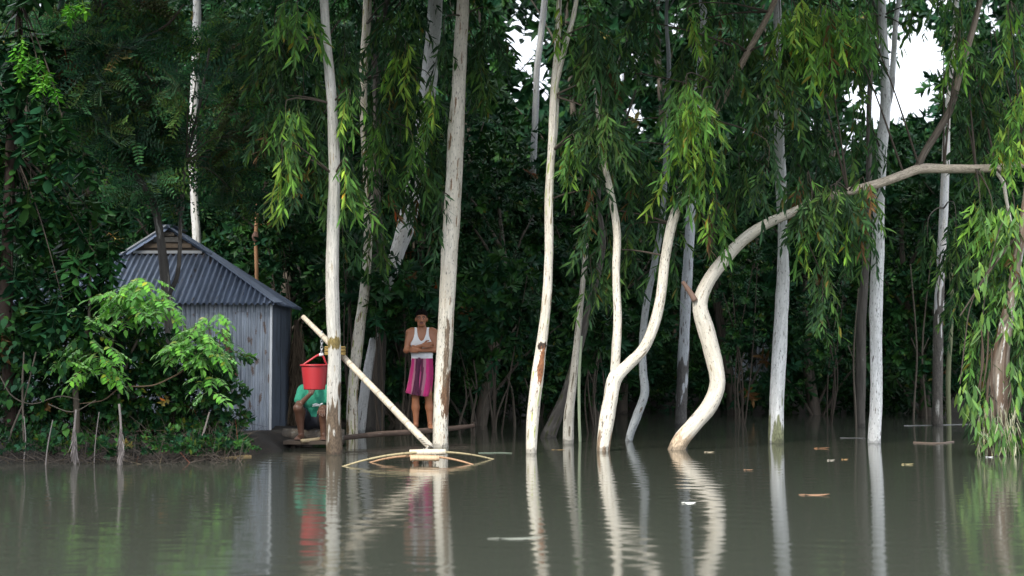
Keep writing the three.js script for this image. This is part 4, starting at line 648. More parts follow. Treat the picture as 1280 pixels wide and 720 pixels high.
// ───────────────────────── lift net with bamboo boom, bucket, perch ─────────────────────────
const bamboo = (c, seed) => new THREE.MeshStandardMaterial({ roughness: 0.55, map: dataTex(32, 512, (u, v, o) => { const nd = Math.abs((v * 9) % 1 - 0.5) < 0.025 ? 0.6 : 1, k = (1 + 0.2 * n2(u * 3 + seed, v * 60) + 0.12 * n2(u * 2, v * 9 + seed)) * nd; o[0] = c[0] * k; o[1] = c[1] * k; o[2] = c[2] * k; }) });
const boomA = at(538, 559, 15.7), boomB = at(420, 437, 16.98), boomC = at(379, 396, 17.4);
{
  const g = thing('lift_net', 'bamboo lift net frame half sunk in the water, held by a long sloping boom', 'fishing net', V(at(535, 573, 15.6).x, 0, -15.6));
  const boom = part('boom', tube([{ p: boomA, r: 0.04 }, { p: boomB, r: 0.036 }, { p: boomC, r: 0.03 }], { radial: 10, step: 0.15, wob: 0.04 }), bamboo([0.52, 0.45, 0.35], 1), g);
  const s1 = [[427, 582], [618, 573]].map(([x, y]) => at(x, y, waterDepth(y))), s2 = [[461, 577], [592, 579.5]].map(([x, y]) => at(x, y, waterDepth(y)));
  const arc = (a, b, h, n = 9) => { const o = []; for (let i = 0; i <= n; i++) { const t = i / n; o.push({ p: V(a.x + (b.x - a.x) * t, h * (1 - Math.pow(Math.abs(2 * t - 1), 2.2)) - 0.008, a.z + (b.z - a.z) * t), r: 0.009 + 0.006 * (1 - Math.abs(2 * t - 1)) }); } return o; };
  part('frame_strip', tube(arc(s1[0], s1[1], 0.115), { radial: 7, step: 0.06 }), bamboo([0.38, 0.31, 0.17], 2), g);
  part('frame_strip', tube(arc(s2[0], s2[1], 0.085), { radial: 7, step: 0.06 }), bamboo([0.33, 0.19, 0.1], 3), g);
  part('hub_tube', tube([{ p: at(512, 566, 15.35), r: 0.034 }, { p: at(535, 565.5, 15.35), r: 0.036 }, { p: at(557, 565, 15.35), r: 0.032 }], { radial: 10, step: 0.05 }), bamboo([0.58, 0.5, 0.38], 4), g);
  part('hub_tube', tube([{ p: at(513, 572.5, 15.15), r: 0.03 }, { p: at(549, 573, 15.15), r: 0.03 }], { radial: 10, step: 0.05 }), bamboo([0.52, 0.36, 0.22], 5), g);
  const rope = std([0.42, 0.38, 0.32], 0.95), tor = (c, r, t, rx, ry) => { const q = new THREE.TorusGeometry(r, t, 6, 16); q.rotateX(rx); q.rotateY(ry); q.translate(c.x, c.y, c.z); return q; };
  part('lashing', mergeGeometries([0, 1, 2, 3].map(i => tor(boomA.clone().lerp(boomB, 0.018 * i + 0.012), 0.05, 0.011, 1.0, -0.9))), rope, boom);
  part('lashing', mergeGeometries([-0.02, 0, 0.02].map(i => tor(at(532, 570, 15.4).add(V(i, 0, 0)), 0.075, 0.008, 0, Math.PI / 2 + i * 8))), rope, g);
  part('lashing', mergeGeometries([516, 544].map(x => tor(at(x, 573, 15.3), 0.037, 0.006, 0, Math.PI / 2))), rope, g);
  part('hoist_rope', tube([{ p: boomA.clone().add(V(0, 0.03, 0)), r: 0.008 }, { p: at(528, 566, 15.6), r: 0.008 }], { radial: 5, step: 0.05 }), rope, g);
  part('mast_lashing', mergeGeometries([0, 1, 2, 3, 4].map(i => tor(V(at(418, 436, 16.72).x, at(418, 434 + i * 2.2, 16.72).y, -16.78), 0.115, 0.012, Math.PI / 2 + 0.1 * (i % 2), 0.2))), std([0.3, 0.2, 0.06], 0.9), g);
}
{ // red bucket hung from the boom
  const top = boomB.clone().lerp(boomC, 0.42), d = -top.z, c = at(393, 487, d); c.x = at(393, 487, d).x;
  const g = thing('bucket', 'red plastic bucket hanging from the bamboo boom', 'bucket', c); const red = new THREE.MeshPhysicalMaterial({ color: new THREE.Color().setRGB(0.42, 0.028, 0.035), roughness: 0.42 });
  const prof = [[0, 0.004], [0.125, 0], [0.128, 0.01], [0.155, 0.25], [0.158, 0.29], [0.15, 0.29], [0.12, 0.02], [0, 0.02]].map(p => new THREE.Vector2(...p));
  part('body', new THREE.LatheGeometry(prof, 32), red, g, false);
  const rim = new THREE.TorusGeometry(0.163, 0.013, 8, 36); rim.rotateX(Math.PI / 2); rim.translate(0, 0.292, 0); part('rim', rim, red, g, false);
  const hookY = at(402, 443, d).y - c.y, hx = at(402, 443, d).x - c.x; const handle = part('handle', tube([{ p: V(-0.155, 0.28, 0.04), r: 0.01 }, { p: V(-0.06, hookY * 0.82, 0.03), r: 0.012 }, { p: V(hx, hookY, 0), r: 0.014 }, { p: V(0.13, 0.33, -0.01), r: 0.012 }, { p: V(0.158, 0.26, -0.04), r: 0.01 }], { radial: 7, step: 0.03 }), red, g, false);
  part('grip', tube([{ p: V(hx - 0.03, hookY - 0.005, 0.006), r: 0.018 }, { p: V(hx + 0.02, hookY - 0.005, -0.004), r: 0.018 }], { radial: 8, step: 0.03 }), std([0.7, 0.7, 0.7], 0.5), handle, false);
  const ch = []; for (let y = hookY, i = 0; y < top.y - c.y + 0.02; y += 0.035, i++) { const q = new THREE.TorusGeometry(0.02, 0.006, 6, 12); q.scale(0.7, 1.2, 1); q.rotateY(i % 2 ? 1.4 : 0.2); q.translate(hx + (top.x - c.x - hx) * (i * 0.035) / Math.max(0.05, top.y - c.y - hookY), y + 0.012, 0); ch.push(q); }
  part('chain', mergeGeometries(ch), std([0.45, 0.46, 0.48], 0.4, { metalness: 0.7 }), g, false);
}
{ // perch log
  const g = thing('perch_log', 'slim log laid low over the water as a perch for the standing person', 'log', V(at(378, 551, 17.7).x, 0.1, -17.7));
  part('log', tube([{ p: at(424, 548, 18.3), r: 0.034 }, { p: at(470, 543, 18.95), r: 0.036 }, { p: at(515, 540, 19.6), r: 0.038 }, { p: at(560, 536, 20.2), r: 0.04 }, { p: at(592, 532, 20.6), r: 0.03 }], { radial: 9, step: 0.1, wob: 0.12 }), barkMat(gumBark(3, { base: [0.15, 0.1, 0.075], alt: [0.09, 0.06, 0.045], peel: [0.22, 0.17, 0.13], amount: 0.15, seed: 60 })), g);
  part('bare_end', tube([{ p: at(424, 548, 18.3), r: 0.033 }, { p: at(400, 550, 18.0), r: 0.035 }, { p: at(377, 551, 17.7), r: 0.022 }], { radial: 9, step: 0.06, wob: 0.08 }), std([0.42, 0.33, 0.2], 0.75), g);
  part('stake', tube([{ p: V(at(592, 532, 20.6).x, -0.6, -20.6), r: 0.03 }, { p: at(592, 527, 20.62), r: 0.025 }], { radial: 7, step: 0.2 }), twigMat, g);
  part('stake', tube([{ p: V(at(535, 532, 19.95).x, -0.6, -19.95), r: 0.03 }, { p: at(535, 541, 19.95), r: 0.025 }], { radial: 7, step: 0.2 }), twigMat, g);
}

// ───────────────────────── people ─────────────────────────
function surfaceNet(f, lo, hi, cell) {
  const nx = Math.ceil((hi[0] - lo[0]) / cell) + 1, ny = Math.ceil((hi[1] - lo[1]) / cell) + 1, nz = Math.ceil((hi[2] - lo[2]) / cell) + 1;
  const F = new Float32Array(nx * ny * nz), id = (i, j, k) => (k * ny + j) * nx + i;
  for (let k = 0; k < nz; k++) for (let j = 0; j < ny; j++) for (let i = 0; i < nx; i++) F[id(i, j, k)] = f(lo[0] + i * cell, lo[1] + j * cell, lo[2] + k * cell);
  const vid = new Int32Array(nx * ny * nz).fill(-1), pos = [], idx = [];
  for (let k = 0; k < nz - 1; k++) for (let j = 0; j < ny - 1; j++) for (let i = 0; i < nx - 1; i++) {
    let c = 0, sx = 0, sy = 0, sz = 0, m = 0; const v = [];
    for (let q = 0; q < 8; q++) { v[q] = F[id(i + (q & 1), j + (q >> 1 & 1), k + (q >> 2))]; if (v[q] < 0) m |= 1 << q; }
    if (m === 0 || m === 255) continue;
    for (let q = 0; q < 8; q++) for (const b of [1, 2, 4]) if (!(q & b)) { const w = q | b; if ((v[q] < 0) !== (v[w] < 0)) { const t = v[q] / (v[q] - v[w]); sx += (q & 1) + (b === 1 ? t : 0); sy += (q >> 1 & 1) + (b === 2 ? t : 0); sz += (q >> 2) + (b === 4 ? t : 0); c++; } }
    vid[id(i, j, k)] = pos.length / 3; pos.push(lo[0] + (i + sx / c) * cell, lo[1] + (j + sy / c) * cell, lo[2] + (k + sz / c) * cell);
  }
  for (let k = 1; k < nz - 1; k++) for (let j = 1; j < ny - 1; j++) for (let i = 1; i < nx - 1; i++) {
    const a = F[id(i, j, k)] < 0;
    const quad = (p, q, r, s, flip) => { if (p < 0 || q < 0 || r < 0 || s < 0) return; flip ? idx.push(p, r, q, p, s, r) : idx.push(p, q, r, p, r, s); };
    if (a !== F[id(i + 1, j, k)] < 0) quad(vid[id(i, j - 1, k - 1)], vid[id(i, j, k - 1)], vid[id(i, j, k)], vid[id(i, j - 1, k)], !a);
    if (a !== F[id(i, j + 1, k)] < 0) quad(vid[id(i - 1, j, k - 1)], vid[id(i - 1, j, k)], vid[id(i, j, k)], vid[id(i, j, k - 1)], !a);
    if (a !== F[id(i, j, k + 1)] < 0) quad(vid[id(i - 1, j - 1, k)], vid[id(i, j - 1, k)], vid[id(i, j, k)], vid[id(i - 1, j, k)], !a);
  }
  return geoFrom(pos, idx);
}
const smin = (a, b, k) => { const h = Math.max(k - Math.abs(a - b), 0) / k; return Math.min(a, b) - h * h * k / 4; };
function capsule(x, y, z, a, b, ra, rb) {
  const bx = b[0] - a[0], by = b[1] - a[1], bz = b[2] - a[2], px = x - a[0], py = y - a[1], pz = z - a[2], t = Math.min(1, Math.max(0, (px * bx + py * by + pz * bz) / (bx * bx + by * by + bz * bz)));
  return Math.hypot(px - bx * t, py - by * t, pz - bz * t) - (ra + (rb - ra) * t);
}
const ellip = (x, y, z, c, r) => { const k = Math.hypot((x - c[0]) / r[0], (y - c[1]) / r[1], (z - c[2]) / r[2]); return (k - 1) * Math.min(...r); };
const chain = (x, y, z, bones, k) => { let d = 1e9; for (const b of bones) d = smin(d, capsule(x, y, z, b[0], b[1], b[2], b[3]), k); return d; };
function colour(g, fn) { const p = g.attributes.position, c = []; for (let i = 0; i < p.count; i++) c.push(...fn(p.getX(i), p.getY(i), p.getZ(i))); g.setAttribute('color', new THREE.Float32BufferAttribute(c, 3)); return g; }
const SKIN = [0.33, 0.135, 0.068], SKIN2 = [0.1, 0.047, 0.029];  // the seated person's skin is darkened to carry the shade there
// head about its own centre (0,0,0), facing +z; 0.22 m tall
function headField(x, y, z) {
  let d = ellip(x, y, z, [0, 0.025, -0.012], [0.076, 0.092, 0.094]);
  d = smin(d, ellip(x, y, z, [0, -0.035, 0.02], [0.058, 0.075, 0.068]), 0.03);
  d = smin(d, capsule(x, y, z, [-0.03, -0.085, 0.05], [0.03, -0.085, 0.05], 0.022, 0.022), 0.03);      // chin and jaw
  d = smin(d, capsule(x, y, z, [0, 0.012, 0.083], [0, -0.03, 0.1], 0.009, 0.015), 0.014);                // nose
  d = smin(d, capsule(x, y, z, [-0.04, 0.022, 0.067], [0.04, 0.022, 0.067], 0.01, 0.01), 0.014);         // brow
  d = smin(d, capsule(x, y, z, [-0.02, -0.062, 0.078], [0.02, -0.062, 0.078], 0.009, 0.009), 0.01);      // mouth
  for (const s of [-1, 1]) {
    d = Math.max(d, -ellip(x, y, z, [s * 0.031, 0.004, 0.086], [0.017, 0.01, 0.012]));
    d = smin(d, ellip(x, y, z, [s * 0.031, 0.003, 0.072], [0.014, 0.011, 0.012]), 0.004);
    d = smin(d, ellip(x, y, z, [s * 0.08, -0.008, -0.012], [0.011, 0.031, 0.019]), 0.008);
  }
  return d;
}
const faceColour = (x, y, z) => {
  for (const s of [-1, 1]) { const ex = Math.hypot((x - s * 0.031) / 0.013, (y - 0.003) / 0.0065); if (z > 0.06 && ex < 1) return Math.hypot(x - s * 0.031, y - 0.003) < 0.0085 ? [0.012, 0.008, 0.006] : [0.3, 0.25, 0.22]; if (z > 0.06 && Math.abs(x - s * 0.033) < 0.021 && Math.abs(y - 0.028 + 3 * (x * s - 0.033) ** 2) < 0.0085) return [0.014, 0.009, 0.007]; }
  if (z > 0.06 && Math.abs(x) < 0.025 && Math.abs(y + 0.062) < 0.011) return [0.2, 0.06, 0.045];
  if (z > 0.06 && Math.abs(x) < 0.026 && Math.abs(y + 0.046) < 0.006) return [0.03, 0.017, 0.012];
  return SKIN;
};
function headGeo(turn, tilt, c, sk = SKIN) { const g = colour(surfaceNet(headField, [-0.11, -0.13, -0.12], [0.11, 0.13, 0.13], 0.0042), (x, y, z) => { const q = faceColour(x, y, z); return q === SKIN ? sk : q; }); g.rotateX(tilt); g.rotateY(turn); g.translate(...c); return g; }
function hairGeo(turn, tilt, c) {
  const g = surfaceNet((x, y, z) => { const w = 0.009 * n3(x * 55, y * 55, z * 55); const o = ellip(x, y, z, [0, 0.043, -0.014], [0.085, 0.102, 0.104]) + w; const cut = Math.max(0.06 - 3 * x * x - y - Math.max(0, -(z - 0.035)) * 1.4, -0.075 - y); return Math.max(o, Math.max(cut, -headField(x, y, z) - 0.01)); }, [-0.12, -0.12, -0.14], [0.13, 0.18, 0.13], 0.005);
  g.rotateX(tilt); g.rotateY(turn); g.translate(...c); return g;
}
// a relaxed hand: palm and five fingers from wrist w along axis a, palm normal n, spreading along s
function handBones(w, a, s, n, curl, side) {
  const P = (i, j, k) => [w[0] + a[0] * i + s[0] * j + n[0] * k, w[1] + a[1] * i + s[1] * j + n[1] * k, w[2] + a[2] * i + s[2] * j + n[2] * k], b = [];
  [-0.027, -0.009, 0.009, 0.027].forEach((o, i) => b.push([P(0, o * 0.6, 0), P(0.082, o, 0), 0.017, 0.013]));
  const len = [0.06, 0.075, 0.08, 0.07];
  [-0.029, -0.0095, 0.0095, 0.029].forEach((o, i) => { const l = len[i], k1 = P(0.085, o, 0), k2 = P(0.085 + l * 0.5, o * 1.1, curl * l * 0.35), k3 = P(0.085 + l * 0.85, o * 1.1, curl * l * 0.95); b.push([k1, k2, 0.0095, 0.0088], [k2, k3, 0.0088, 0.0072]); });
  b.push([P(0.02, side * 0.025, 0.005), P(0.055, side * 0.055, 0.018), 0.014, 0.011], [P(0.055, side * 0.055, 0.018), P(0.09, side * 0.058, 0.03 * (0.5 + curl)), 0.0105, 0.0085]);
  return b;
}
const handGeo = (b, sk = SKIN) => { const lo = [1e9, 1e9, 1e9], hi = [-1e9, -1e9, -1e9]; for (const q of b) for (const e of [q[0], q[1]]) for (let k = 0; k < 3; k++) { lo[k] = Math.min(lo[k], e[k] - 0.03); hi[k] = Math.max(hi[k], e[k] + 0.03); } return colour(surfaceNet((x, y, z) => chain(x, y, z, b, 0.005), lo, hi, 0.004), () => sk); };
const skinMat = new THREE.MeshPhysicalMaterial({ vertexColors: true, roughness: 0.48 }), hairMat = new THREE.MeshPhysicalMaterial({ color: new THREE.Color().setRGB(0.004, 0.0035, 0.003), roughness: 0.7, specularIntensity: 0.15 });
const nrm3 = v => { const l = Math.hypot(...v); return v.map(q => q / l); };
const cross3 = (a, b) => [a[1] * b[2] - a[2] * b[1], a[2] * b[0] - a[0] * b[2], a[0] * b[1] - a[1] * b[0]];

{ // person standing with folded arms
  const foot = at(527, 536, 20.0); foot.y += 0.0;
  const g = thing('person', 'person in white tank top and striped pink lungi standing with folded arms', 'person', foot);
  const torso = (x, y, z) => {
    const zz = z * 1.38; let d = capsule(x, y, zz, [-0.085, 1.26, 0.0], [0.085, 1.26, 0.0], 0.098, 0.098);
    d = smin(d, capsule(x, y, zz, [-0.05, 1.04, 0.0], [0.05, 1.04, 0.0], 0.088, 0.088), 0.14);
    d = smin(d, capsule(x, y, zz, [-0.05, 0.9, -0.01], [0.05, 0.9, -0.01], 0.084, 0.084), 0.1);
    d = smin(d, capsule(x, y, zz, [-0.13, 1.365, -0.01], [0.13, 1.365, -0.01], 0.045, 0.045), 0.07);
    return d / 1.15;
  };
  const sL = [-0.17, 1.35, 0], sR = [0.17, 1.35, 0], eL = [-0.215, 1.095, 0.05], eR = [0.185, 1.105, 0.05], wL = [0.03, 1.165, 0.2], wR = [-0.045, 1.095, 0.175];
  const arms = [[sL, eL, 0.05, 0.038], [eL, wL, 0.039, 0.026], [sR, eR, 0.05, 0.038], [eR, wR, 0.039, 0.026], [[-0.14, 1.375, 0], sL, 0.045, 0.054], [[0.14, 1.375, 0], sR, 0.045, 0.054]];
  const legs = [[[-0.068, 0.87, 0], [-0.085, 0.48, 0.02], 0.068, 0.052], [[-0.085, 0.48, 0.02], [-0.085, 0.3, -0.012], 0.052, 0.055], [[-0.085, 0.3, -0.012], [-0.08, 0.075, -0.015], 0.052, 0.034], [[0.068, 0.87, 0], [0.09, 0.48, 0.01], 0.068, 0.052], [[0.09, 0.48, 0.01], [0.105, 0.3, -0.03], 0.052, 0.055], [[0.105, 0.3, -0.03], [0.118, 0.075, -0.03], 0.052, 0.034]];
  const footB = (x, z, dx, dz) => { const f = [[[x, 0.04, z - 0.02], [x + dx * 0.6, 0.033, z + dz * 0.6], 0.036, 0.03]]; for (let i = -2; i <= 2; i++) { const ox = i * 0.0155 * dz / 0.17, oz = -i * 0.0155 * dx / 0.17; f.push([[x + dx * 0.55 + ox * 0.8, 0.028, z + dz * 0.55 + oz * 0.8], [x + dx * (1 - 0.05 * Math.abs(i - 1)) + ox, 0.016, z + dz * (1 - 0.05 * Math.abs(i - 1)) + oz], 0.02, i === 2 ? 0.013 : 0.01]); } return f; };
  const feet = [...footB(-0.08, 0, -0.075, 0.15), ...footB(0.118, -0.02, 0.03, 0.165)];
  const body = (x, y, z) => {
    let d = torso(x, y, z);
    d = smin(d, capsule(x, y, z, [0, 1.36, -0.015], [0, 1.47, 0.012], 0.056, 0.05), 0.05);
    d = smin(d, chain(x, y, z, legs, 0.03), 0.05); d = smin(d, chain(x, y, z, feet, 0.012), 0.02);
    return smin(d, chain(x, y, z, arms, 0.02), 0.03);
  };
  const hc = [-0.005, 1.538, 0.03];
  const handL = handBones(wL, nrm3([0.9, 0.1, -0.35]), [0, 1, 0], nrm3([-0.35, 0, -0.9]), 0.5, 1), handR = handBones(wR, nrm3([-0.95, 0.12, -0.25]), [0, 1, 0], nrm3([0.25, 0, -0.95]), 0.5, 1);
  const skin = mergeGeometries([colour(surfaceNet(body, [-0.3, -0.01, -0.16], [0.28, 1.5, 0.27], 0.0105), (x, y) => SKIN), headGeo(0.06, 0.02, hc), handGeo(handL), handGeo(handR)]);
  part('body', skin, skinMat, g, false);
  part('hair', hairGeo(0.06, 0.02, hc), hairMat, g, false);
  const top = surfaceNet((x, y, z) => {
    const o = torso(x, y, z) - 0.011 - 0.004 * n3(x * 9, y * 14, z * 9);
    let c = Math.max(y - 1.425, 0.955 - y);
    const neck = Math.hypot(x / 0.068, (y - 1.43) / (z > 0 ? 0.2 : 0.1)) - 1; c = Math.max(c, -neck * 0.06);
    for (const s of [-1, 1]) c = Math.max(c, -(Math.hypot((x - s * 0.195) / 0.095, (y - 1.36) / 0.17) - 1) * 0.09);
    return Math.max(o, c);
  }, [-0.24, 0.93, -0.17], [0.24, 1.45, 0.17], 0.0075);
  part('tank_top', top, std([0.78, 0.79, 0.82], 0.85), g, false);
  // lungi: a wrapped cloth with folds and stripes
  const pos = [], col = [], idx = [], NA = 96, NV = 24;
  const stripe = a => { const deg = ((a * 180 / Math.PI) % 360 + 360) % 360; // 90 = front
    const S = [[0, [0.4, 0.02, 0.13]], [50, [0.5, 0.025, 0.17]], [66, [0.36, 0.16, 0.22]], [80, [0.09, 0.012, 0.045]], [92, [0.34, 0.05, 0.15]], [99, [0.07, 0.01, 0.04]], [122, [0.36, 0.15, 0.21]], [132, [0.44, 0.025, 0.15]], [165, [0.34, 0.13, 0.18]], [178, [0.5, 0.03, 0.17]], [230, [0.08, 0.012, 0.04]], [250, [0.5, 0.03, 0.17]], [300, [0.45, 0.25, 0.3]], [312, [0.55, 0.035, 0.2]]];
    let c = S[0][1]; for (const s of S) if (deg >= s[0]) c = s[1]; return c; };
  for (let j = 0; j <= NV; j++) for (let i = 0; i <= NA; i++) {
    const t = j / NV, a = i / NA * Math.PI * 2, fold = 0.01 * t * Math.sin(a * 7 + 2 * t + 1.5 * Math.sin(a * 2)) + 0.006 * t * Math.sin(a * 19 + 3 * Math.sin(a))  + 0.004 * n3(Math.cos(a) * 3, t * 5, Math.sin(a) * 3);
    const rx = 0.15 + 0.02 * Math.sin(t * 1.6) + fold, rz = 0.115 + 0.025 * t + fold, y = 0.985 - 0.5 * t - 0.03 * t * Math.cos(a - 0.5);
    pos.push(0.004 - 0.055 * t * t + Math.cos(a) * rx, y, Math.sin(a) * rz + 0.01); const edge = t > 0.93 ? 0.75 : 1; col.push(...stripe(a + 0.1 * t).map(q => q * edge));
    if (j < NV && i < NA) { const p = j * (NA + 1) + i, q = p + NA + 1; idx.push(p, p + 1, q, q, p + 1, q + 1); }
  }
  part('lungi', geoFrom(pos, idx, null, col), new THREE.MeshStandardMaterial({ vertexColors: true, roughness: 0.85, side: THREE.DoubleSide }), g, false);
  part('waist_knot', tube([{ p: V(-0.03, 0.985, 0.115), r: 0.02 }, { p: V(-0.03, 0.95, 0.14), r: 0.028 }, { p: V(-0.045, 0.85, 0.145), r: 0.024 }, { p: V(-0.06, 0.7, 0.15), r: 0.028 }, { p: V(-0.05, 0.55, 0.155), r: 0.02 }, { p: V(-0.04, 0.48, 0.15), r: 0.008 }], { radial: 9, step: 0.03, wob: 0.2 }), std([0.075, 0.012, 0.045], 0.85), g, false);
}
{ // person sitting low behind the bucket
  const foot = at(393, 549, 18.15), sx = 1;
  const g = thing('person', 'seated person in green T-shirt and dark shorts hidden behind the red bucket', 'person', foot);
  const hipL = [-0.1, 0.2, -0.14], hipR = [0.1, 0.2, -0.14], kL = [-0.18, 0.4, 0.2], kR = [0.14, 0.38, 0.22], aL = [-0.15, 0.07, 0.12], aR = [0.13, 0.07, 0.14];
  const shL = [-0.165, 0.62, -0.02], shR = [0.165, 0.62, -0.02], elL = [-0.19, 0.42, 0.14], wrL = [-0.02, 0.585, 0.2], elR = [0.215, 0.4, 0.08], wrR = [0.14, 0.4, 0.27];
  const torso = (x, y, z) => { let d = capsule(x, y, (z + 0.06) * 1.25, [-0.085, 0.52, 0.03], [0.085, 0.52, 0.03], 0.105, 0.105); d = smin(d, capsule(x, y, (z + 0.1) * 1.15, [-0.06, 0.27, 0], [0.06, 0.27, 0], 0.115, 0.115), 0.14); d = smin(d, capsule(x, y, z, [-0.13, 0.635, -0.03], [0.13, 0.635, -0.03], 0.042, 0.042), 0.06); return d / 1.1; };
  const arms = [[shL, elL, 0.05, 0.038], [elL, wrL, 0.038, 0.026], [shR, elR, 0.05, 0.038], [elR, wrR, 0.038, 0.026]], thighs = [[hipL, kL, 0.085, 0.058], [hipR, kR, 0.085, 0.058]];
  const shins = [[kL, [-0.165, 0.26, 0.14], 0.056, 0.055], [[-0.165, 0.26, 0.14], aL, 0.052, 0.034], [kR, [0.135, 0.26, 0.16], 0.056, 0.055], [[0.135, 0.26, 0.16], aR, 0.052, 0.034], [[-0.15, 0.04, 0.1], [-0.17, 0.03, 0.28], 0.036, 0.028], [[0.13, 0.04, 0.12], [0.15, 0.03, 0.3], 0.036, 0.028]];
  const toes = []; for (const [x, z] of [[-0.17, 0.27], [0.15, 0.29]]) for (let i = -2; i <= 2; i++) toes.push([[x + i * 0.013, 0.025, z], [x + i * 0.017, 0.016, z + 0.05], 0.015, 0.01]);
  const body = (x, y, z) => { let d = torso(x, y, z); d = smin(d, capsule(x, y, z, [0, 0.62, -0.03], [0, 0.74, 0.01], 0.055, 0.05), 0.05); d = smin(d, chain(x, y, z, thighs, 0.04), 0.05); d = smin(d, chain(x, y, z, shins, 0.02), 0.03); d = smin(d, chain(x, y, z, toes, 0.008), 0.012); return smin(d, chain(x, y, z, arms, 0.02), 0.02); };
  const hc = [0, 0.82, 0.05], hl = handBones(wrL, nrm3([0.3, 0.9, -0.1]), nrm3([0.9, -0.3, 0]), [0, 0, -1], 0.9, -1), hr = handBones(wrR, nrm3([0.05, -0.35, 0.9]), [1, 0, 0], nrm3([0, -0.9, -0.35]), 0.6, -1);
  part('body', mergeGeometries([colour(surfaceNet(body, [-0.32, -0.01, -0.32], [0.32, 0.76, 0.38], 0.0105), () => SKIN2), headGeo(0, 0.12, hc, SKIN2), handGeo(hl, SKIN2), handGeo(hr, SKIN2)]), skinMat, g, false);
  part('hair', hairGeo(0, 0.12, hc), hairMat, g, false);
  const shirt = surfaceNet((x, y, z) => { const sl = Math.min(capsule(x, y, z, shL, [-0.185, 0.5, 0.075], 0.062, 0.062), capsule(x, y, z, shR, [0.2, 0.49, 0.04], 0.062, 0.062)); const w = 0.004 * n3(x * 14, y * 14, z * 14); const o = smin(torso(x, y, z) - 0.014, sl, 0.04) + w; const neck = Math.hypot(x / 0.07, (z + 0.01) / 0.07) - 1; return Math.max(o, Math.max(0.24 - y, y > 0.63 ? -neck * 0.06 : -1)); }, [-0.3, 0.2, -0.28], [0.31, 0.72, 0.2], 0.009);
  const green = [0.02, 0.22, 0.14]; colour(shirt, (x, y, z) => green);
  part('t_shirt', shirt, new THREE.MeshStandardMaterial({ vertexColors: true, roughness: 0.85 }), g, false);
  { const pr = []; for (const [x, y, w, h, r] of [[-0.01, 0.445, 0.05, 0.018, 0.3], [0.03, 0.44, 0.045, 0.022, -0.25], [0.075, 0.45, 0.035, 0.016, 0.4], [0.0, 0.425, 0.08, 0.01, 0.1], [0.06, 0.425, 0.05, 0.012, -0.1]]) { const q = new THREE.BoxGeometry(w, h, 0.006); q.rotateZ(r); q.translate(x + 0.02, y, 0.075); pr.push(q); } part('chest_print', mergeGeometries(pr), std([0.7, 0.74, 0.74], 0.8), g, false); }
  part('shorts', surfaceNet((x, y, z) => { const o = Math.min(chain(x, y, z, thighs, 0.04) - 0.016, Math.max(torso(x, y, z) - 0.017, y - 0.29)); const kn = Math.max(z - 0.13, 0); return Math.max(o, z - 0.125); }, [-0.32, 0.06, -0.32], [0.32, 0.45, 0.2], 0.01), std([0.012, 0.014, 0.022], 0.9), g, false);
  const seat = thing('log_seat', 'low dark log under the seated person at the water edge', 'log', V(foot.x, 0, foot.z - 0.15)); part('log', tube([{ p: V(foot.x - 0.42, foot.y + 0.02, foot.z - 0.16), r: 0.1 }, { p: V(foot.x, foot.y + 0.03, foot.z - 0.15), r: 0.1 }, { p: V(foot.x + 0.36, foot.y + 0.02, foot.z - 0.16), r: 0.095 }], { radial: 12, step: 0.08, wob: 0.1 }), darkBark, seat);
  const st = thing('foot_board', 'dark board at the water edge under the feet of the seated person', 'board', V(foot.x, 0, foot.z + 0.2)); part('board', box(foot.x - 0.34, foot.x + 0.32, foot.y - 0.045, foot.y - 0.002, foot.z + 0.02, foot.z + 0.36), std([0.075, 0.055, 0.04], 0.9), st); for (const k of [-0.24, 0.22]) part('peg', tube([{ p: V(foot.x + k, -0.5, foot.z + 0.2), r: 0.03 }, { p: V(foot.x + k, foot.y - 0.05, foot.z + 0.2), r: 0.03 }], { radial: 7, step: 0.2 }), twigMat, st);
}

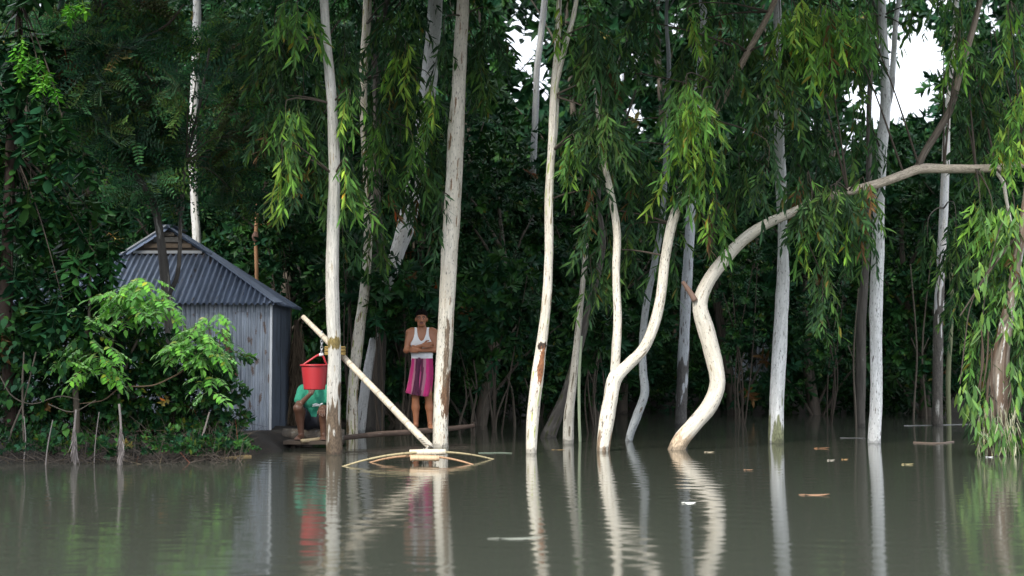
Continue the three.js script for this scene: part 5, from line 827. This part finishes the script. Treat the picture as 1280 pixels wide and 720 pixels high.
// ───────────────────────── small things in and at the water ─────────────────────────
R = rngOf(700);
{ // dead stems with fibrous roots at the edge of the bank
  const fib = std([0.22, 0.19, 0.175], 0.95, { side: THREE.DoubleSide });
  [[150, 578, 151, 536, 149, 505, 9, 15.0, 'grey dead stem with shaggy roots hanging below the middle of the shrub'], [94, 578, 93, 540, 95, 512, 8, 15.1, 'grey dead stem with shaggy roots beside the creeper'], [57, 582, 60, 555, 66, 525, 4, 15.0, 'thin bare root dropping from the creeper to the water'], [247, 566, 255, 540, 262, 515, 7, 16.2, 'pale broken stake slanting out of the bank below the hut'], [118, 572, 120, 545, 124, 515, 3, 15.3, 'thin dead stem between the two shaggy stems'], [30, 575, 32, 550, 30, 520, 4, 15.4, 'thin brown stem standing among the creeper leaves']].forEach(([x0, y0, x1, y1, x2, y2, w, d, label], i) => {
    const g = thing('dead_shoot', label , 'dead shoot', V(at(x0, y0, d).x, 0, -d)); part('stem', tube(spine([[x0, y0, w * 0.45], [x1, y1, w * 0.35], [x2, y2, w * 0.3]], d), { radial: 6, step: 0.05, wob: 0.25, seed: i }), fib, g);
    if (i < 2) { const o = { pos: [], idx: [], col: [] }; for (let k = 0; k < 110; k++) { const t = Math.pow(R(), 0.7), a = at(x1 + rr(-3, 3) * (0.5 + 0.5 * t), y1 - 8 + (y0 - y1 - 2) * t, d + rr(-0.05, 0.05)), dr = V(rr(-0.3, 0.3), -1, rr(-0.3, 0.3)).normalize(); blade(o, a, dr, perp(dr), rr(0.05, 0.14), 0.012, 0, 0.3, [0.6, 1, 0.1]); } part('roots', fin(o), fib, g).userData.kind = 'stuff'; }
  });
  // dead saplings standing in the water among the gums
  [[590, 525, 596, 490, 592, 450, 3, 22], [604, 528, 606, 500, 618, 480, 3, 22.5], [616, 530, 612, 498, 609, 470, 3, 23], [575, 528, 583, 500, 580, 470, 3, 22.5], [643, 524, 640, 490, 634, 470, 4, 23.5], [660, 522, 662, 495, 655, 470, 3, 24], [1142, 522, 1146, 440, 1138, 330, 3, 26], [1158, 520, 1153, 440, 1164, 320, 3, 26.5], [744, 522, 742, 480, 750, 430, 3, 24], [924, 520, 922, 480, 930, 440, 3, 27], [1070, 530, 1067, 450, 1073, 360, 3, 23], [620, 526, 628, 500, 634, 486, 3, 23]].forEach(([x0, y0, x1, y1, x2, y2, w, d], i) => { const g = thing('dead_sapling', 'thin grey dead sapling standing in the flood water', 'sapling', V(at(x0, y0, d).x, 0, -d), 'dead saplings standing in the water'); part('stem', tube(spine([[x0, y0, w], [x1, y1, w * 0.8], [x2, y2, w * 0.5]], d), { radial: 5, step: 0.1, wob: 0.2, seed: i }), paleTwig, g); part('twig', tube(spine([[x1, y1, w * 0.5], [x1 + (i % 2 ? 8 : -7), y1 - 18, w * 0.3]], d, false), { radial: 4, step: 0.1 }), paleTwig, g); });
  const gp = thing('green_pole', 'thin pale green pole standing in the water beside the short grey stem', 'pole', V(at(725, 560, 19.3).x, 0, -19.3)); part('cane', tube(spine([[725, 552, 4], [724, 520, 4], [724, 470, 4], [727, 420, 3]], 19.3), { radial: 6, step: 0.2 }), std([0.3, 0.36, 0.24], 0.6), gp);
  const gv = thing('green_pole', 'crooked mossy green pole beside the half brown gum', 'pole', V(at(1186, 525, 24.5).x, 0, -24.5)); part('cane', tube(spine([[1186, 528, 6], [1185, 470, 6], [1188, 420, 6], [1190, 370, 5], [1187, 320, 4]], 24.5), { radial: 6, step: 0.2, wob: 0.15 }), std([0.16, 0.17, 0.09], 0.85), gv);
}
{ // tin shed seen far behind the trunks
  const d = 33, g = thing('tin_shed', 'distant bluish tin shed wall glimpsed through dark leaves', 'shed', V(X(935, d), 0.35, -d)); const x0 = X(893, d), x1 = X(960, d);
  for (let i = 0; i < 2; i++) { const a = x0 + (x1 - x0) * i / 2, b = x0 + (x1 - x0) * (i + 1) / 2; part('wall_sheet', corrugated(a, b, s => V(s, at(0, 476, d).y, -d + i * 0.006), s => V(s, at(0, 428, d).y, -d + i * 0.006), V(0, 0, 1), 0.08, 0.01), tinMats[i], g); }
  part('base', box(x0, x1, 0.1, at(0, 477, d).y, -d - 0.8, -d - 0.04), std([0.03, 0.025, 0.02], 0.95), g);
  part('roof', box(x0 - 0.1, x1 + 0.1, at(0, 427, d).y, at(0, 424, d).y, -d - 1.2, -d + 0.15), roofMats[0], g);
  for (const x of [x0 + 0.04, x1 - 0.04]) part('post', box(x - 0.04, x + 0.04, 0.1, at(0, 427, d).y, -d - 0.14, -d - 0.06), twigMat, g);
}
{ // litter afloat
  const drift = (px, py, len, wid, c, label, cat = 'leaf', name = 'floating_leaf', yaw = 0.2) => { const d = waterDepth(py), p = at(px, py, d); const o = { pos: [], idx: [], col: [] }; const dr = V(Math.cos(yaw), 0.02, Math.sin(yaw)).normalize(); blade(o, V(0, 0.008, 0).addScaledVector(dr, -len / 2), dr, V(-dr.z, 0, dr.x), len, wid, -0.02, 0.16, ELL); const g = thing(name, label, cat, V(p.x, 0, p.z)); part('blade', fin(o), std(c, 0.6, { side: THREE.DoubleSide }), g, false); part('stalk', tube([{ p: dr.clone().multiplyScalar(-len / 2).add(V(0, 0.007, 0)), r: 0.004 }, { p: dr.clone().multiplyScalar(-len * 0.75).add(V(0, 0.006, 0)), r: 0.002 }], { radial: 5, step: 0.05 }), std(c, 0.7), g, false); };
  drift(1022, 618, 0.2, 0.1, [0.32, 0.18, 0.1], 'orange brown dead leaf afloat in open water');
  drift(937, 587, 0.08, 0.06, [0.32, 0.18, 0.1], 'small orange leaf afloat between the hooked gum and the mossy footed gum');
  drift(888, 565, 0.1, 0.07, [0.7, 0.6, 0.42], 'small cream leaf afloat by the foot of the hooked gum');
  drift(863, 628, 0.09, 0.12, [0.8, 0.8, 0.72], 'small white petal afloat near the reflection of the hooked gum', 'petal', 'petal');
  drift(1057, 574, 0.06, 0.06, [0.5, 0.3, 0.12], 'small yellow leaf afloat between the two silver gums');
  drift(1040, 575, 0.07, 0.06, [0.6, 0.55, 0.45], 'tiny pale leaf afloat between the two silver gums');
  drift(652, 672, 0.28, 0.09, [0.2, 0.21, 0.17], 'pale grey scum leaf afloat in the open foreground water', 'leaf', 'floating_leaf', 0.05);
  drift(700, 562, 0.14, 0.07, [0.4, 0.26, 0.1], 'brown leaf afloat between the slender gum and the short grey stem');
  drift(1030, 560, 0.16, 0.05, [0.42, 0.2, 0.09], 'thin brown leaf afloat beyond the open water leaf');
  drift(1136, 580, 0.1, 0.06, [0.5, 0.42, 0.2], 'yellowish leaf afloat beside the straight silver gum');
  drift(1238, 571, 0.07, 0.09, [0.75, 0.75, 0.78], 'white petal afloat at the foot of the vine stump', 'petal', 'petal');
  const stick = (pts, d, r, c, label) => { const g = thing('floating_stick', label, 'stick', V(at(pts[0][0], pts[0][1], d).x, 0, -d)); part('wood', tube(pts.map(([x, y]) => { const p = at(x, y, waterDepth(y)); p.y = 0.004; return { p, r }; }), { radial: 6, step: 0.08, wob: 0.3 }), std(c, 0.85), g); };
  stick([[1142, 553], [1168, 554], [1192, 552]], 19, 0.011, [0.13, 0.095, 0.075], 'brown stick afloat before the half brown gum');
  stick([[1130, 532], [1175, 531], [1215, 530]], 24, 0.005, [0.2, 0.2, 0.19], 'thin pale stick afloat around the half brown gum');
  stick([[1050, 547], [1082, 547.5]], 20, 0.004, [0.2, 0.2, 0.19], 'thin pale stick afloat beside the dark umber gum');
  stick([[598, 566], [625, 565.5], [640, 566]], 17, 0.004, [0.16, 0.2, 0.15], 'thin green stick afloat beside the slender gum');
}
renderer.render(scene, camera);
